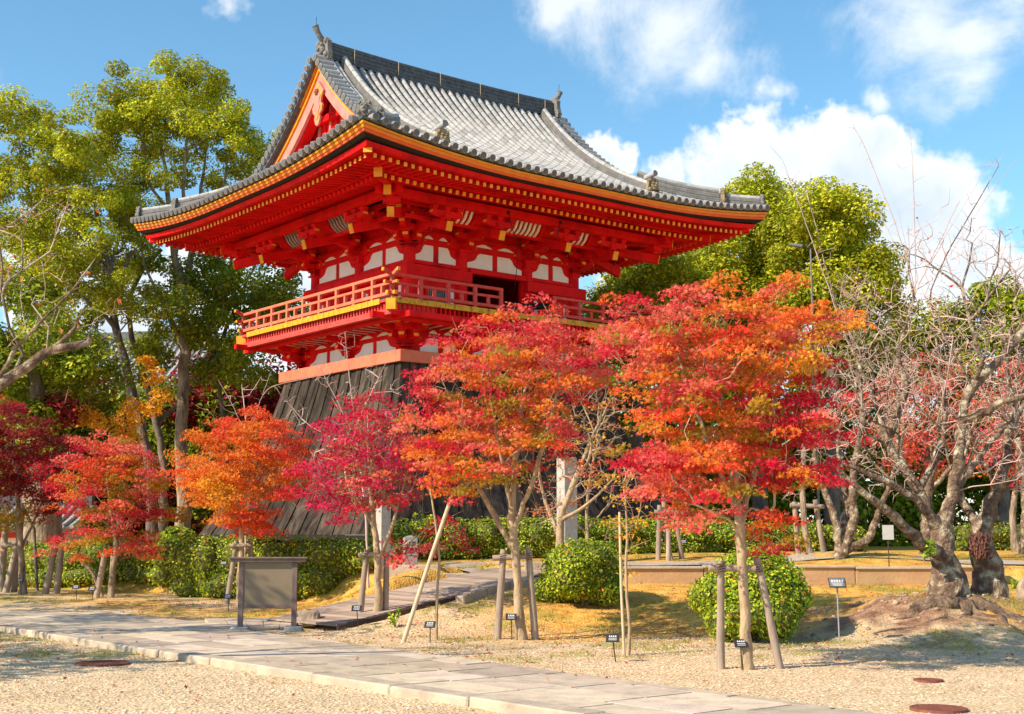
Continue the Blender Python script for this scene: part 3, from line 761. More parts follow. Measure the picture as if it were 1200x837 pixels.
# ---- gables
for u, sg in ((0, -1), (LU, 1)):
    ug = u + sg * .93        # wall
    ub = u + sg * 1.50       # barge boards
    def gz(d, dz=0): return F(d) + dz
    K = 18; D0 = 2.4
    mb = MB(); V = []
    for back in (0, 1):
        V = []
        for i in range(K + 1):
            d = D0 + (DV_END - D0) * i / K; vv = (-A + d) if not back else LV - (-A + d)
            V += [(ug, vv, gz(d, -.10)), (ug, vv, 12.6)]
        mb.add(V, [(2 * i, 2 * i + 1, 2 * i + 3, 2 * i + 2) for i in range(K)], M['red'])
    for i in range(-7, 8):        # battens on the gable wall
        vv = LV / 2 + i * .34; d = DV_END - abs(i * .34); zt = gz(d, -.35)
        if zt > 13.1: mb.box((ug + sg * .03, vv, (12.9 + zt) / 2), (.05, .11, zt - 12.9), M['pink'] if i % 2 else M['red'])
    mb.box((ug + sg * .12, LV / 2, 13.62), (.20, 4.4, .24), M['red']); mb.box((ug + sg * .12, LV / 2, 14.5), (.20, 2.2, .20), M['red'])
    mb.box((ug + sg * .11, LV / 2, 14.95), (.16, .22, 1.0), M['red'])
    gb = mb.build('gable_wall', tower)
    mb = MB()
    def curved(z_hi, z_lo, x0, x1, mat, d0=D0):
        for back in (0, 1):
            V = []
            for i in range(K + 1):
                d = d0 + (DV_END - d0) * i / K; vv = (-A + d) if not back else LV - (-A + d)
                # boards hang square to the slope: offset measured vertically, growing with slope
                sl_ = sqrt(1 + (.4 + .01225 * d ** 2.14) ** 2)
                for x, zo in ((x0, z_hi), (x1, z_hi), (x1, z_lo), (x0, z_lo)): V.append((x, vv, gz(d, zo * sl_)))
            mb.add(V, [(4 * i + j, 4 * i + (j + 1) % 4, 4 * i + 4 + (j + 1) % 4, 4 * i + 4 + j) for i in range(K) for j in range(4)], mat)
    curved(-.02, -.10, ub + sg * .16, ub - sg * .05, M['gold'])
    curved(-.10, -.22, ub + sg * .10, ub - sg * .05, M['orangered'])
    curved(-.22, -.27, ub + sg * .12, ub - sg * .05, M['gold'])
    curved(-.27, -.60, ub + sg * .06, ub - sg * .05, M['pink'])
    curved(-.02, -.12, ub - sg * .05, ug, M['red'])
    curved(-.50, -.62, ub - sg * .06, ub - sg * .40, M['red'])
    mb.build('barge_board', tower)
    mb = MB(); c = Vector((ub + sg * .09, LV / 2, 15.0))      # gegyo pendant
    P = [(0, -.95), (.10, -.88), (.17, -.72), (.13, -.60), (.26, -.50), (.30, -.34), (.20, -.22), (.24, -.05), (.34, .12), (.14, .36), (0, .50)]
    P = P + [(-x, y) for x, y in P[-2:0:-1]]
    mb.prism(P, lambda x, y, t: c + Vector((t, x, y)), 0, sg * .06, M['pink'])
    P2 = [(x * .8, y * .85 - .06) for x, y in P]; mb.prism(P2, lambda x, y, t: c + Vector((t, x, y)), sg * .06, sg * .065, M['gold'])
    P3 = [(x * .6, y * .7 - .10) for x, y in P]; mb.prism(P3, lambda x, y, t: c + Vector((t, x, y)), sg * .065, sg * .085, M['pink'])
    for k in range(6):
        t = k * pi / 3; mb.tube([c + Vector((sg * .06, .07 * cos(t), .12 + .07 * sin(t))), c + Vector((sg * .13, .06 * cos(t), .12 + .06 * sin(t)))], [.05, .035], M['rust'], 8)
    mb.build('gable_pendant', tower)
# ================================================================ GROUND
def wpt(px, py, Y): return W(px, py, Y)
# terrain control: (x, y, z)
def smooth(t): t = max(0.0, min(1.0, t)); return t * t * (3 - 2 * t)
def vnoise(x, y, s, seed=0):
    xi, yi = math.floor(x / s), math.floor(y / s); fx, fy = smooth(x / s - xi), smooth(y / s - yi)
    def h(a, b): return ((math.sin(a * 127.1 + b * 311.7 + seed * 74.7) * 43758.5453) % 1.0)
    return (h(xi, yi) * (1 - fx) + h(xi + 1, yi) * fx) * (1 - fy) + (h(xi, yi + 1) * (1 - fx) + h(xi + 1, yi + 1) * fx) * fy
WALL_Y = 27.0
MOUND = (7.1, 21.9)
def ground_z(x, y):
    # right of the ramp the ground climbs to a low wall, left of it it stays flat until the tower
    right = smooth((x + 4.7) / 3.2)
    zr = 0.62 * smooth((y - 21.2) / 5.2) + 0.30 * smooth((y - WALL_Y - .1) / .35) + 0.22 * smooth((y - 28.5) / 6)
    zl = 0.10 * smooth((y - 26) / 6) + 1.0 * smooth(((y - 31.5) + (x + 6) * .95) / 2.5 if x > -16 else 0)
    z = zr * right + zl * (1 - right)
    dx, dy = x - MOUND[0], y - MOUND[1]
    z = max(z, z + .0) + 0.66 * math.exp(-((dx / 1.9) ** 2 + (dy / 1.6) ** 2)) * (1 - .5 * smooth((y - 24) / 3)) * (.82 + .36 * vnoise(x, y, .55, 41)) 
    dx, dy = x - 7.9, y - 30.2; z += .28 * math.exp(-((dx / 1.6) ** 2 + (dy / 1.2) ** 2))
    if 20 < y < 48: z += (vnoise(x, y, .9, 3) - .5) * .07 * min(1, (y - 20) / 2) * (right if y < 40 else 0)
    # hollow under the boardwalk ramp
    s = ((x + 3.71) * 3.96 + (y - 23.6) * 5.1) / (3.96 ** 2 + 5.1 ** 2)
    if -.1 < s < 1.05:
        lat = (x + 3.71) * .79 - (y - 23.6) * .613
        w_ = smooth((1.55 - abs(lat)) / .35); z = z + (min(z, .06 + .78 * s - .12) - z) * w_
    if y > 6: z += (vnoise(x, y, .35, 5) - .5) * .02
    return z
def on_ground(px, py, Y=None):
    """point of the terrain seen at this pixel"""
    d = ray(px, py); o = Vector((0, 0, CAM_H)); t = 6.0
    while t < 120:
        p = o + d * t
        if p.z <= ground_z(p.x, p.y): return Vector((p.x, p.y, ground_z(p.x, p.y)))
        t += .04
    return G(px, py)
def axis(lo, hi, fine0, fine1, step, far):
    a = list(np.arange(fine0, fine1 + 1e-6, step)); s = step; x = fine0; L = []
    while x > lo: s *= 1.25; x -= s; L.append(max(x, lo))
    s = step; x = a[-1]; R = []
    while x < hi: s *= 1.25; x += s; R.append(min(x, hi))
    return L[::-1] + a + R
gx = axis(-2500, 2500, -15, 16, .16, 0); gy = axis(-300, 4500, 10, 40, .16, 0)
def in_poly(x, y, P):
    c = False; n = len(P)
    for i in range(n):
        x0, y0 = P[i]; x1, y1 = P[i - 1]
        if (y0 > y) != (y1 > y) and x < (x1 - x0) * (y - y0) / (y1 - y0) + x0: c = not c
    return c
# stone path outline, from the edges of the paving
near_e = [G(-420, 690, .0), G(0, 741, .0), (G(115, 758, .0)), G(333, 793, .0), G(600, 838, .0), G(1000, 912, 0)]
far_e = [G(1500, 905, .0), G(1000, 840, .0), G(720, 801, .0), G(540, 777, .0), G(275, 741, .0)]
junc = [G(345, 739, 0), G(352, 727, 0), G(240, 728, 0), G(130, 722, 0), G(0, 708, 0), G(-350, 672, 0)]
PATH = [(p.x, p.y) for p in near_e + far_e + junc]
gv = np.zeros((len(gy) * len(gx), 3)); moss = np.zeros((len(gy) * len(gx), 3))
for j, y in enumerate(gy):
    for i, x in enumerate(gx):
        k = j * len(gx) + i; z = ground_z(x, y) if (-40 < x < 60 and -5 < y < 70) else ground_z(max(-40, min(60, x)), max(-5, min(70, y)))
        # r: moss/earth instead of gravel, g: green patches, b: bare brown earth
        right = smooth((x + 1.5) / 2.5); m = 0
        if y > 12:
            m = max(smooth((y - 20.3 + (vnoise(x, y, 1.3, 1) - .5) * 2.2) / 1.2) * right, smooth((y - 33 + (vnoise(x, y, 1.6, 8) - .5) * 3 + (x + 8) * .35) / 2) * (x < 0))
            if x > -6.2 and y > 25.2: m = max(m, smooth((x + 6.2 + (vnoise(x, y, 1.1, 22) - .5)) / 1.2) * smooth((y - 25.2) / 1.2))
            if x < 0 and 26 < y < 33: m = max(m, .75 * smooth((vnoise(x, y, 1.4, 2) - .52) / .15) * (x < -4.0 or y > 27))
        g = smooth((vnoise(x, y, .8, 4) * .6 + vnoise(x, y, .3, 6) * .4 - .55) / .14) * (1 if y > 17 else .0)
        dm = math.hypot((x - MOUND[0]) / 1.25, (y - MOUND[1] + .2)); b = (1 - smooth((dm - 1.55 + (vnoise(x, y, .5, 9) - .5) * 1.5) / .6)) * (1 - .75 * smooth((vnoise(x, y, .45, 31) * .6 + vnoise(x, y, .17, 32) * .4 - .52) / .12))
        gv[k] = (x, y, z); moss[k] = (m, g, b)
nx = len(gx); ny = len(gy)
ii = (np.arange(ny - 1)[:, None] * nx + np.arange(nx - 1)[None, :]).ravel()
gf = np.stack([ii, ii + 1, ii + 1 + nx, ii + nx], 1)
def np_mesh(name, V, Fq, mats, smooth_=True, attr=None, parent=None):
    me = bpy.data.meshes.new(name); nf = len(Fq); k = Fq.shape[1]
    me.vertices.add(len(V)); me.vertices.foreach_set('co', np.asarray(V, dtype=np.float32).ravel())
    me.loops.add(nf * k); me.loops.foreach_set('vertex_index', np.asarray(Fq, dtype=np.int32).ravel())
    me.polygons.add(nf); me.polygons.foreach_set('loop_start', np.arange(0, nf * k, k, dtype=np.int32))
    try: me.polygons.foreach_set('loop_total', np.full(nf, k, dtype=np.int32))
    except Exception: pass
    for m in mats: me.materials.append(m)
    me.polygons.foreach_set('use_smooth', np.full(nf, smooth_))
    if attr is not None:
        at = me.attributes.new('leaf', 'FLOAT_COLOR', 'POINT'); c = np.ones((len(V), 4), dtype=np.float32); c[:, :3] = attr; at.data.foreach_set('color', c.ravel())
    me.update(calc_edges=True)
    o = bpy.data.objects.new(name, me); COL.objects.link(o)
    if parent: o.parent = parent
    return o
def ground_material():
    m = bpy.data.materials.new('gravel_moss_earth'); m.use_nodes = True; nt = m.node_tree; N = nt.nodes; L = nt.links; b = N['Principled BSDF']
    b.inputs['Roughness'].default_value = .92; b.inputs['Specular IOR Level'].default_value = .15
    tc = N.new('ShaderNodeTexCoord'); a = N.new('ShaderNodeAttribute'); a.attribute_name = 'leaf'; sp = N.new('ShaderNodeSeparateColor'); L.new(a.outputs['Color'], sp.inputs[0])
    def noise(s, d=5, r=.6):
        n = N.new('ShaderNodeTexNoise'); n.inputs['Scale'].default_value = s; n.inputs['Detail'].default_value = d; n.inputs['Roughness'].default_value = r; L.new(tc.outputs['Object'], n.inputs['Vector']); return n
    def ramp(src, st):
        r = N.new('ShaderNodeValToRGB'); L.new(src, r.inputs[0]); e = r.color_ramp.elements
        e[0].position, e[0].color = st[0][0], (*st[0][1], 1); e[1].position, e[1].color = st[-1][0], (*st[-1][1], 1)
        for p, c in st[1:-1]: q = e.new(p); q.color = (*c, 1)
        return r.outputs[0]
    def mix(f, x, y, mode='MIX'):
        n = N.new('ShaderNodeMixRGB'); n.blend_type = mode
        if isinstance(f, float): n.inputs[0].default_value = f
        else: L.new(f, n.inputs[0])
        L.new(x, n.inputs[1]); L.new(y, n.inputs[2]); return n.outputs[0]
    vo = N.new('ShaderNodeTexVoronoi'); vo.inputs['Scale'].default_value = 26; L.new(tc.outputs['Object'], vo.inputs['Vector'])
    peb = ramp(vo.outputs['Color'], [(0, (.40, .28, .16)), (.35, (.68, .49, .29)), (.7, (.80, .61, .39)), (1, (.86, .72, .52))])
    big = ramp(noise(.7, 4).outputs['Fac'], [(.3, (.84, .80, .74)), (.7, (1.0, 1.0, 1.0))])
    grav = mix(1.0, peb, big, 'MULTIPLY')
    mos = ramp(noise(3.5, 8, .7).outputs['Fac'], [(.30, (.30, .13, .035)), (.45, (.60, .30, .06)), (.58, (.70, .42, .09)), (.72, (.74, .48, .20))])
    grn = ramp(noise(9, 6, .7).outputs['Fac'], [(.3, (.20, .19, .03)), (.7, (.38, .36, .05))])
    ear = ramp(noise(5, 8, .7).outputs['Fac'], [(.3, (.09, .048, .03)), (.52, (.32, .18, .11)), (.72, (.56, .36, .22))])
    straw = ramp(noise(14, 8, .75).outputs['Fac'], [(.3, (.36, .25, .10)), (.6, (.62, .46, .22))])
    n1 = noise(1.6, 6, .7); f0 = N.new('ShaderNodeMapRange'); L.new(n1.outputs['Fac'], f0.inputs[0]); f0.inputs[1].default_value = .45; f0.inputs[2].default_value = .68; f0.inputs[4].default_value = .75
    pos = N.new('ShaderNodeSeparateXYZ'); L.new(tc.outputs['Object'], pos.inputs[0])
    fy = N.new('ShaderNodeMapRange'); L.new(pos.outputs['Y'], fy.inputs[0]); fy.inputs[1].default_value = 17.2; fy.inputs[2].default_value = 19.5
    ff = N.new('ShaderNodeMath'); ff.operation = 'MULTIPLY'; L.new(f0.outputs[0], ff.inputs[0]); L.new(fy.outputs[0], ff.inputs[1])
    c = mix(ff.outputs[0], grav, straw); c = mix(sp.outputs[0], c, mos)
    gg = N.new('ShaderNodeMath'); gg.operation = 'MULTIPLY'; L.new(sp.outputs[1], gg.inputs[0]); gg.inputs[1].default_value = .62
    c = mix(gg.outputs[0], c, grn); c = mix(sp.outputs[2], c, ear); L.new(c, b.inputs['Base Color'])
    bp = N.new('ShaderNodeBump'); bp.inputs['Strength'].default_value = .9; bp.inputs['Distance'].default_value = .02
    h = N.new('ShaderNodeMath'); h.operation = 'ADD'; L.new(vo.outputs['Distance'], h.inputs[0]); L.new(noise(16, 6, .7).outputs['Fac'], h.inputs[1]); L.new(h.outputs[0], bp.inputs['Height'])
    L.new(bp.outputs[0], b.inputs['Normal']); return m
tag(np_mesh('ground', gv, gf, [ground_material()], True, moss), kind='structure')

# stone path: individual slabs cut from a running bond, raised a little, with kerb stones on the near side
def clip(poly, a, b, c):      # keep a*x + b*y + c >= 0
    out = []
    for i in range(len(poly)):
        p, q = poly[i - 1], poly[i]; dp = a * p[0] + b * p[1] + c; dq = a * q[0] + b * q[1] + c
        if (dp >= 0) != (dq >= 0): t = dp / (dp - dq); out.append((p[0] + (q[0] - p[0]) * t, p[1] + (q[1] - p[1]) * t))
        if dq >= 0: out.append(q)
    return out
M['slab'] = pm('path_slab', (0.64, 0.52, 0.40), (0.42, 0.34, 0.26), 3.5, .9, .5, 18, .012, attr='leaf', c3=(.56, .46, .35))
pd = (near_e[4] - near_e[1]).normalized(); pn = Vector((-pd.y, pd.x, 0))
if pn.y < 0: pn = -pn
mb = MB(); o = near_e[1]; Lp = 46.0
strips = []; wsum = .34
for w in (.62, .55, .66, .58, .60): strips.append((wsum, wsum + w)); wsum += w
def slab_mb(poly, z, h, col):
    poly = [(x + random.uniform(-.009, .009), y + random.uniform(-.009, .009)) for x, y in poly]; n = len(poly); V = [(x, y, z) for x, y in poly] + [(x, y, z - h) for x, y in poly]
    ar = sum(poly[i - 1][0] * poly[i][1] - poly[i][0] * poly[i - 1][1] for i in range(n))
    if abs(ar) < .02: return
    mb.add(V, [tuple(range(n)) if ar > 0 else tuple(range(n - 1, -1, -1))] + [(i, n + i, n + (i + 1) % n, (i + 1) % n) for i in range(n)], M['slab'], col=col)
def inset(poly, e):
    cx = sum(p[0] for p in poly) / len(poly); cy = sum(p[1] for p in poly) / len(poly)
    r = []
    for x, y in poly:
        d = math.hypot(x - cx, y - cy) + 1e-6; r.append((x + (cx - x) * e * 1.4 / d, y + (cy - y) * e * 1.4 / d))
    return r
# main strip
far_line = (far_e[3] - far_e[1]).normalized()
def in_strip_far(p):  # signed distance inside the far edge
    n2 = Vector((-far_line.y, far_line.x, 0)); n2 = n2 if n2.y < 0 else -n2
    return n2
nf_ = in_strip_far(0); cf = -(nf_.x * far_e[1].x + nf_.y * far_e[1].y)
for si, (w0, w1) in enumerate(strips + [(wsum + .6 * i, wsum + .6 * (i + 1)) for i in range(14)]):
    s = -14.0 + (si % 2) * .5
    while s < Lp:
        ln = random.uniform(.75, 1.45); P = [o + pd * s + pn * w0, o + pd * (s + ln) + pn * w0, o + pd * (s + ln) + pn * w1, o + pd * s + pn * w1]
        poly = [(p.x, p.y) for p in P]
        cxx = sum(p[0] for p in poly) / 4; cyy = sum(p[1] for p in poly) / 4
        j0 = far_e[4]
        if s + ln > (j0 - o).dot(pd): poly = clip(poly, nf_.x, nf_.y, cf)
        else:
            A1, B1 = junc[3], junc[5]; d_ = (B1 - A1).normalized(); n3 = Vector((-d_.y, d_.x, 0)); n3 = n3 if n3.y < 0 else -n3
            poly = clip(poly, n3.x, n3.y, -(n3.x * A1.x + n3.y * A1.y))
            if cxx > A1.x - 3:
                A1, B1 = junc[1], junc[3]; d_ = (B1 - A1).normalized(); n3 = Vector((-d_.y, d_.x, 0)); n3 = n3 if n3.y < 0 else -n3
                if poly: poly = clip(poly, n3.x, n3.y, -(n3.x * A1.x + n3.y * A1.y))
        if len(poly) >= 3:
            g = random.uniform(.70, 1.12); poly = inset(poly, .015)
            slab_mb(poly, .060 + random.uniform(-.002, .003), .16, (g, g * random.uniform(.96, 1.0), g * random.uniform(.90, 1.0)))
        s += ln
# small branch of paving to the ramp
br = [(p.x, p.y) for p in (G(255, 742, 0), G(345, 739, 0), G(352, 727, 0), G(240, 728, 0))]
for i in range(5):
    for j in range(2):
        def bl(a, b_):
            p = [br[0][k] * (1 - a) + br[1][k] * a for k in (0, 1)]; q = [br[3][k] * (1 - a) + br[2][k] * a for k in (0, 1)]
            return (p[0] * (1 - b_) + q[0] * b_, p[1] * (1 - b_) + q[1] * b_)
        poly = inset([bl(i / 5, j / 2), bl((i + 1) / 5, j / 2), bl((i + 1) / 5, (j + 1) / 2), bl(i / 5, (j + 1) / 2)], .012)
        g = random.uniform(.8, 1.05); slab_mb(poly, .05, .16, (g, g * .98, g * .95))
tag(mb.build('stone_path'), kind='structure')
# bed under the joints
mb = MB(); V = [(p[0], p[1], .030) for p in PATH]; mb.add(V, [tuple(range(len(V)))], M['deckdark']) if False else None
mb2 = MB(); s = -14.0
while s < Lp:
    ln = random.uniform(.9, 1.8); a = o + pd * (s + .01) + pn * (.17 + random.uniform(-.02, .02)); b = o + pd * (s + ln - .01) + pn * (.17 + random.uniform(-.02, .02))
    g = random.uniform(.85, 1.1); h = random.uniform(.0, .015)
    mb2.beam(a + Vector((0, 0, .0 + h)), b + Vector((0, 0, .0 + h)), .28 + random.uniform(-.02, .02), .17, M['kerb'], col=(g, g, g)); s += ln
tag(mb2.build('kerb', bevel=.018), kind='structure')
# low retaining wall in front of the upper terrace
mb = MB(); x = -2.7
while x < 9.4:
    ln = random.uniform(1.1, 2.2); zt = ground_z(x + .5, WALL_Y + .8)
    if x < 0: zt = .86
    if x < .6: zt = ground_z(x + ln / 2, WALL_Y + 2.0) + .02; mb.box((x + ln / 2, WALL_Y + 1.9, zt - .1), (ln - .02, .24, .36), M['kerb']); x += ln; continue
    mb.box((x + ln / 2, WALL_Y + random.uniform(-.01, .01), zt - .38), (ln - .012, .26, .82), M['wallstone'])
    mb.box((x + ln / 2, WALL_Y - .01, zt + .045), (ln - .008, .34, .05), M['kerb']); x += ln
w_ = mb.build('retaining_wall', bevel=.012)
tag(w_, 'low tan stone retaining wall edging the upper mossy terrace', 'wall')
# path on the upper terrace behind the wall
mb = MB(); V = []
for i in range(26):
    xx = -1.5 + i * .9; yy = 29.2 + .02 * i
    for dy in (0, 1.3): V.append((xx, yy + dy, ground_z(xx, yy + dy) + .03))
mb.add(V, [(2 * i, 2 * i + 2, 2 * i + 3, 2 * i + 1) for i in range(25)], M['kerb']); tag(mb.build('upper_path'), kind='structure')
# ================================================================ PLANTS
RNG = np.random.default_rng(11)
def maple_shape():
    """five pointed lobes on a stalk side; returns verts (n,3) and quads, unit size"""
    tips = [(-118, .62), (-62, .88), (0, 1.0), (62, .88), (118, .62)]
    V = [(0, 0, 0)]
    for a, r in tips: V.append((r * sin(radians(a)), r * cos(radians(a)), -.16 * r))
    notch = [-165, -90, -31, 31, 90, 165]
    for a in notch: V.append((.30 * sin(radians(a)), .30 * cos(radians(a)), .02))
    Fq = [(0, 6 + i, 1 + i, 7 + i) for i in range(5)]
    return np.array(V), np.array(Fq)
def oval_shape():
    return np.array([(0, -.5, 0), (.32, 0, .09), (0, .6, -.04), (-.32, 0, .09)]), np.array([(0, 1, 2, 3)])
MAPLE, OVAL = maple_shape(), oval_shape()
def rand_unit(n):
    v = RNG.normal(size=(n, 3)); return v / np.linalg.norm(v, axis=1)[:, None]
def leaves(name, pos, nrm, size, cols, shape, mat, parent=None):
    """pos (n,3), nrm (n,3) leaf facing, size (n,), cols (n,3)"""
    n = len(pos); nrm = nrm / (np.linalg.norm(nrm, axis=1)[:, None] + 1e-9)
    t = rand_unit(n); x = np.cross(t, nrm); x /= (np.linalg.norm(x, axis=1)[:, None] + 1e-9); y = np.cross(nrm, x)
    SV, SF = shape; k = len(SV)
    P = pos[:, None, :] + (x[:, None, :] * SV[None, :, 0:1] + y[:, None, :] * SV[None, :, 1:2] + nrm[:, None, :] * SV[None, :, 2:3]) * size[:, None, None]
    Fq = (np.arange(n)[:, None, None] * k + SF[None]).reshape(-1, 4)
    return np_mesh(name, P.reshape(-1, 3), Fq, [mat], False, np.repeat(cols, k, axis=0), parent)

# ---- skeletons
class Skel:
    def __init__(s): s.p = []; s.par = []; s.r = []; s.dist = []
    def node(s, p, par, r=0.0):
        s.p.append(np.array(p, float)); s.par.append(par); s.r.append(r)
        s.dist.append(0 if par < 0 else s.dist[par] + float(np.linalg.norm(s.p[-1] - s.p[par]))); return len(s.p) - 1
    def limb(s, pts, radii, par=-1, step=.18, wob=.03):
        """hand placed limb through pts; returns the index of its last node"""
        pts = [np.array(p, float) for p in pts]; ext = [pts[0] * 2 - pts[1]] + pts + [pts[-1] * 2 - pts[-2]]; cur = par
        if par >= 0: pass
        for i in range(len(pts) - 1):
            p0, p1, p2, p3 = ext[i:i + 4]; L = np.linalg.norm(p2 - p1); n = max(1, int(L / step))
            for j in range(0 if (i == 0 and par < 0) else 1, n + 1) if True else []:
                if i > 0 and j == 0: continue
                t = j / n; q = .5 * ((2 * p1) + (-p0 + p2) * t + (2 * p0 - 5 * p1 + 4 * p2 - p3) * t * t + (-p0 + 3 * p1 - 3 * p2 + p3) * t ** 3)
                rr = radii[i] * (1 - t) + radii[i + 1] * t
                q = q + RNG.normal(size=3) * wob * min(1.0, rr * 8 + .2)
                cur = s.node(q, cur, rr)
        return cur
    def nearest(s, p): P = np.array(s.p); return int(np.argmin(((P - np.array(p)) ** 2).sum(1)))
    def grow(s, targets, step=.16, k=.35, wob=.02, curve=.35, minfrom=0, up=.0, upto=None):
        buf = np.zeros((len(s.p) + len(targets) * 40, 3)); n = len(s.p); buf[:n] = np.array(s.p); D = np.zeros(len(buf)); D[:n] = s.dist; D[:minfrom] = 1e6
        if upto: D[upto:n] = 1e6
        c = np.array(s.p[max(minfrom, 0)]); order = np.argsort(((targets - c) ** 2).sum(1))
        for t in targets[order]:
            d = np.sqrt(((buf[:n] - t) ** 2).sum(1)); j = int(np.argmin(d + k * D[:n])); L = d[j]
            if L < step * .6: continue
            a = buf[j].copy(); par = j
            pd_ = buf[j] - buf[s.par[j]] if s.par[j] >= 0 else np.array([0, 0, 1.0]); pd_ = pd_ / (np.linalg.norm(pd_) + 1e-9)
            ctrl = a + pd_ * L * curve + np.array([0, 0, up * L]); m = min(36, max(1, int(L / step)))
            for i in range(1, m + 1):
                u = i / m; q = a * (1 - u) ** 2 + 2 * ctrl * u * (1 - u) + t * u * u
                if i < m: q = q + RNG.normal(size=3) * wob
                if n >= len(buf): break
                par = s.node(q, par); buf[n] = q; D[n] = s.dist[-1]; n += 1
    def radii(s, r0, R):
        n = len(s.p); tips = np.zeros(n); ch = [0] * n
        for i in range(n):
            if s.par[i] >= 0: ch[s.par[i]] += 1
        for i in range(n - 1, -1, -1):
            if ch[i] == 0: tips[i] = 1
            if s.par[i] >= 0: tips[s.par[i]] += tips[i]
        T = max(2, tips[0]); pw = min(math.log(max(R, r0 * 1.5) / r0) / math.log(T), .5)
        rr = r0 * tips ** pw; hand = np.array(s.r)
        return np.where(hand > 0, np.maximum(hand, np.minimum(rr, hand * 1.25)), np.minimum(rr, R))
    def mesh(s, name, mat, r0, R, parent=None, twigmat=None, twig=0.0, rough=.10, flare=0.0):
        rr = s.radii(r0, R); n = len(s.p); kids = [[] for _ in range(n)]
        for i in range(n):
            if s.par[i] >= 0: kids[s.par[i]].append(i)
        mb = MB(); stack = [(i, None) for i in range(n) if s.par[i] < 0]
        while stack:
            i, frm = stack.pop(); chain = [] if frm is None else [frm]; cur = i
            while True:
                chain.append(cur); ks = kids[cur]
                if not ks: break
                ks = sorted(ks, key=lambda q: -rr[q]); 
                for q in ks[1:]: stack.append((q, cur))
                cur = ks[0]
            if len(chain) < 2: continue
            rad = [float(rr[c]) for c in chain]
            if frm is not None: rad[0] = min(rad[0], rad[1] * 1.25)
            if frm is None and flare:
                for q in range(min(6, len(rad))): rad[q] *= 1 + flare * (1 - q / 6) ** 2
            pts = [s.p[c] for c in chain]
            if len(chain) > 1 and rad[-1] < .03: rad[-1] *= .5
            mx = max(rad); nseg = 12 if mx > .12 else 8 if mx > .05 else 5 if mx > .02 else 3
            mb.tube([Vector(p) for p in pts], rad, twigmat if (twigmat and mx < twig) else mat, nseg, True, False, noise=rough if mx > .04 else 0)
        return mb.build(name, parent)

def C(*a): return np.array(a, float)
PAL = {   # leaf base colours (several per kind)
    'C': [C(.60, .012, .035), C(.70, .03, .05), C(.50, .01, .035)],
    'P': [C(.84, .15, .12), C(.74, .05, .07), C(.88, .26, .17), C(.64, .03, .05), C(.80, .20, .08)],
    'M': [C(.58, .012, .07), C(.70, .03, .11), C(.46, .008, .05)],
    'O': [C(.86, .20, .025), C(.82, .12, .02), C(.88, .32, .04), C(.72, .22, .02)],
    'R': [C(.82, .10, .03), C(.74, .04, .02), C(.86, .18, .04)],
    'Y': [C(.86, .42, .03), C(.86, .30, .02), C(.80, .50, .05)],
    'G': [C(.36, .30, .02), C(.30, .22, .015), C(.55, .28, .02)],
    'S': [C(.84, .30, .26), C(.80, .20, .18), C(.70, .12, .12)],
    'D': [C(.26, .012, .018), C(.36, .02, .022), C(.17, .008, .012)],
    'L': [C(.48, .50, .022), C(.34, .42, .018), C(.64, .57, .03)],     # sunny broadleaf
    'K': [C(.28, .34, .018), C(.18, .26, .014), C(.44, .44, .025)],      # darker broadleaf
    'H': [C(.42, .52, .03), C(.26, .40, .02), C(.60, .63, .05), C(.20, .30, .02)],        # hedge
    'B': [C(.62, .20, .06), C(.50, .12, .04), C(.72, .32, .08)],         # brown-orange
}
def pick(kind, n, jit=.12):
    P = np.array(PAL[kind]); c = P[RNG.integers(0, len(P), n)] * (1 + RNG.normal(size=(n, 1)) * jit); return np.clip(c, .003, .92)

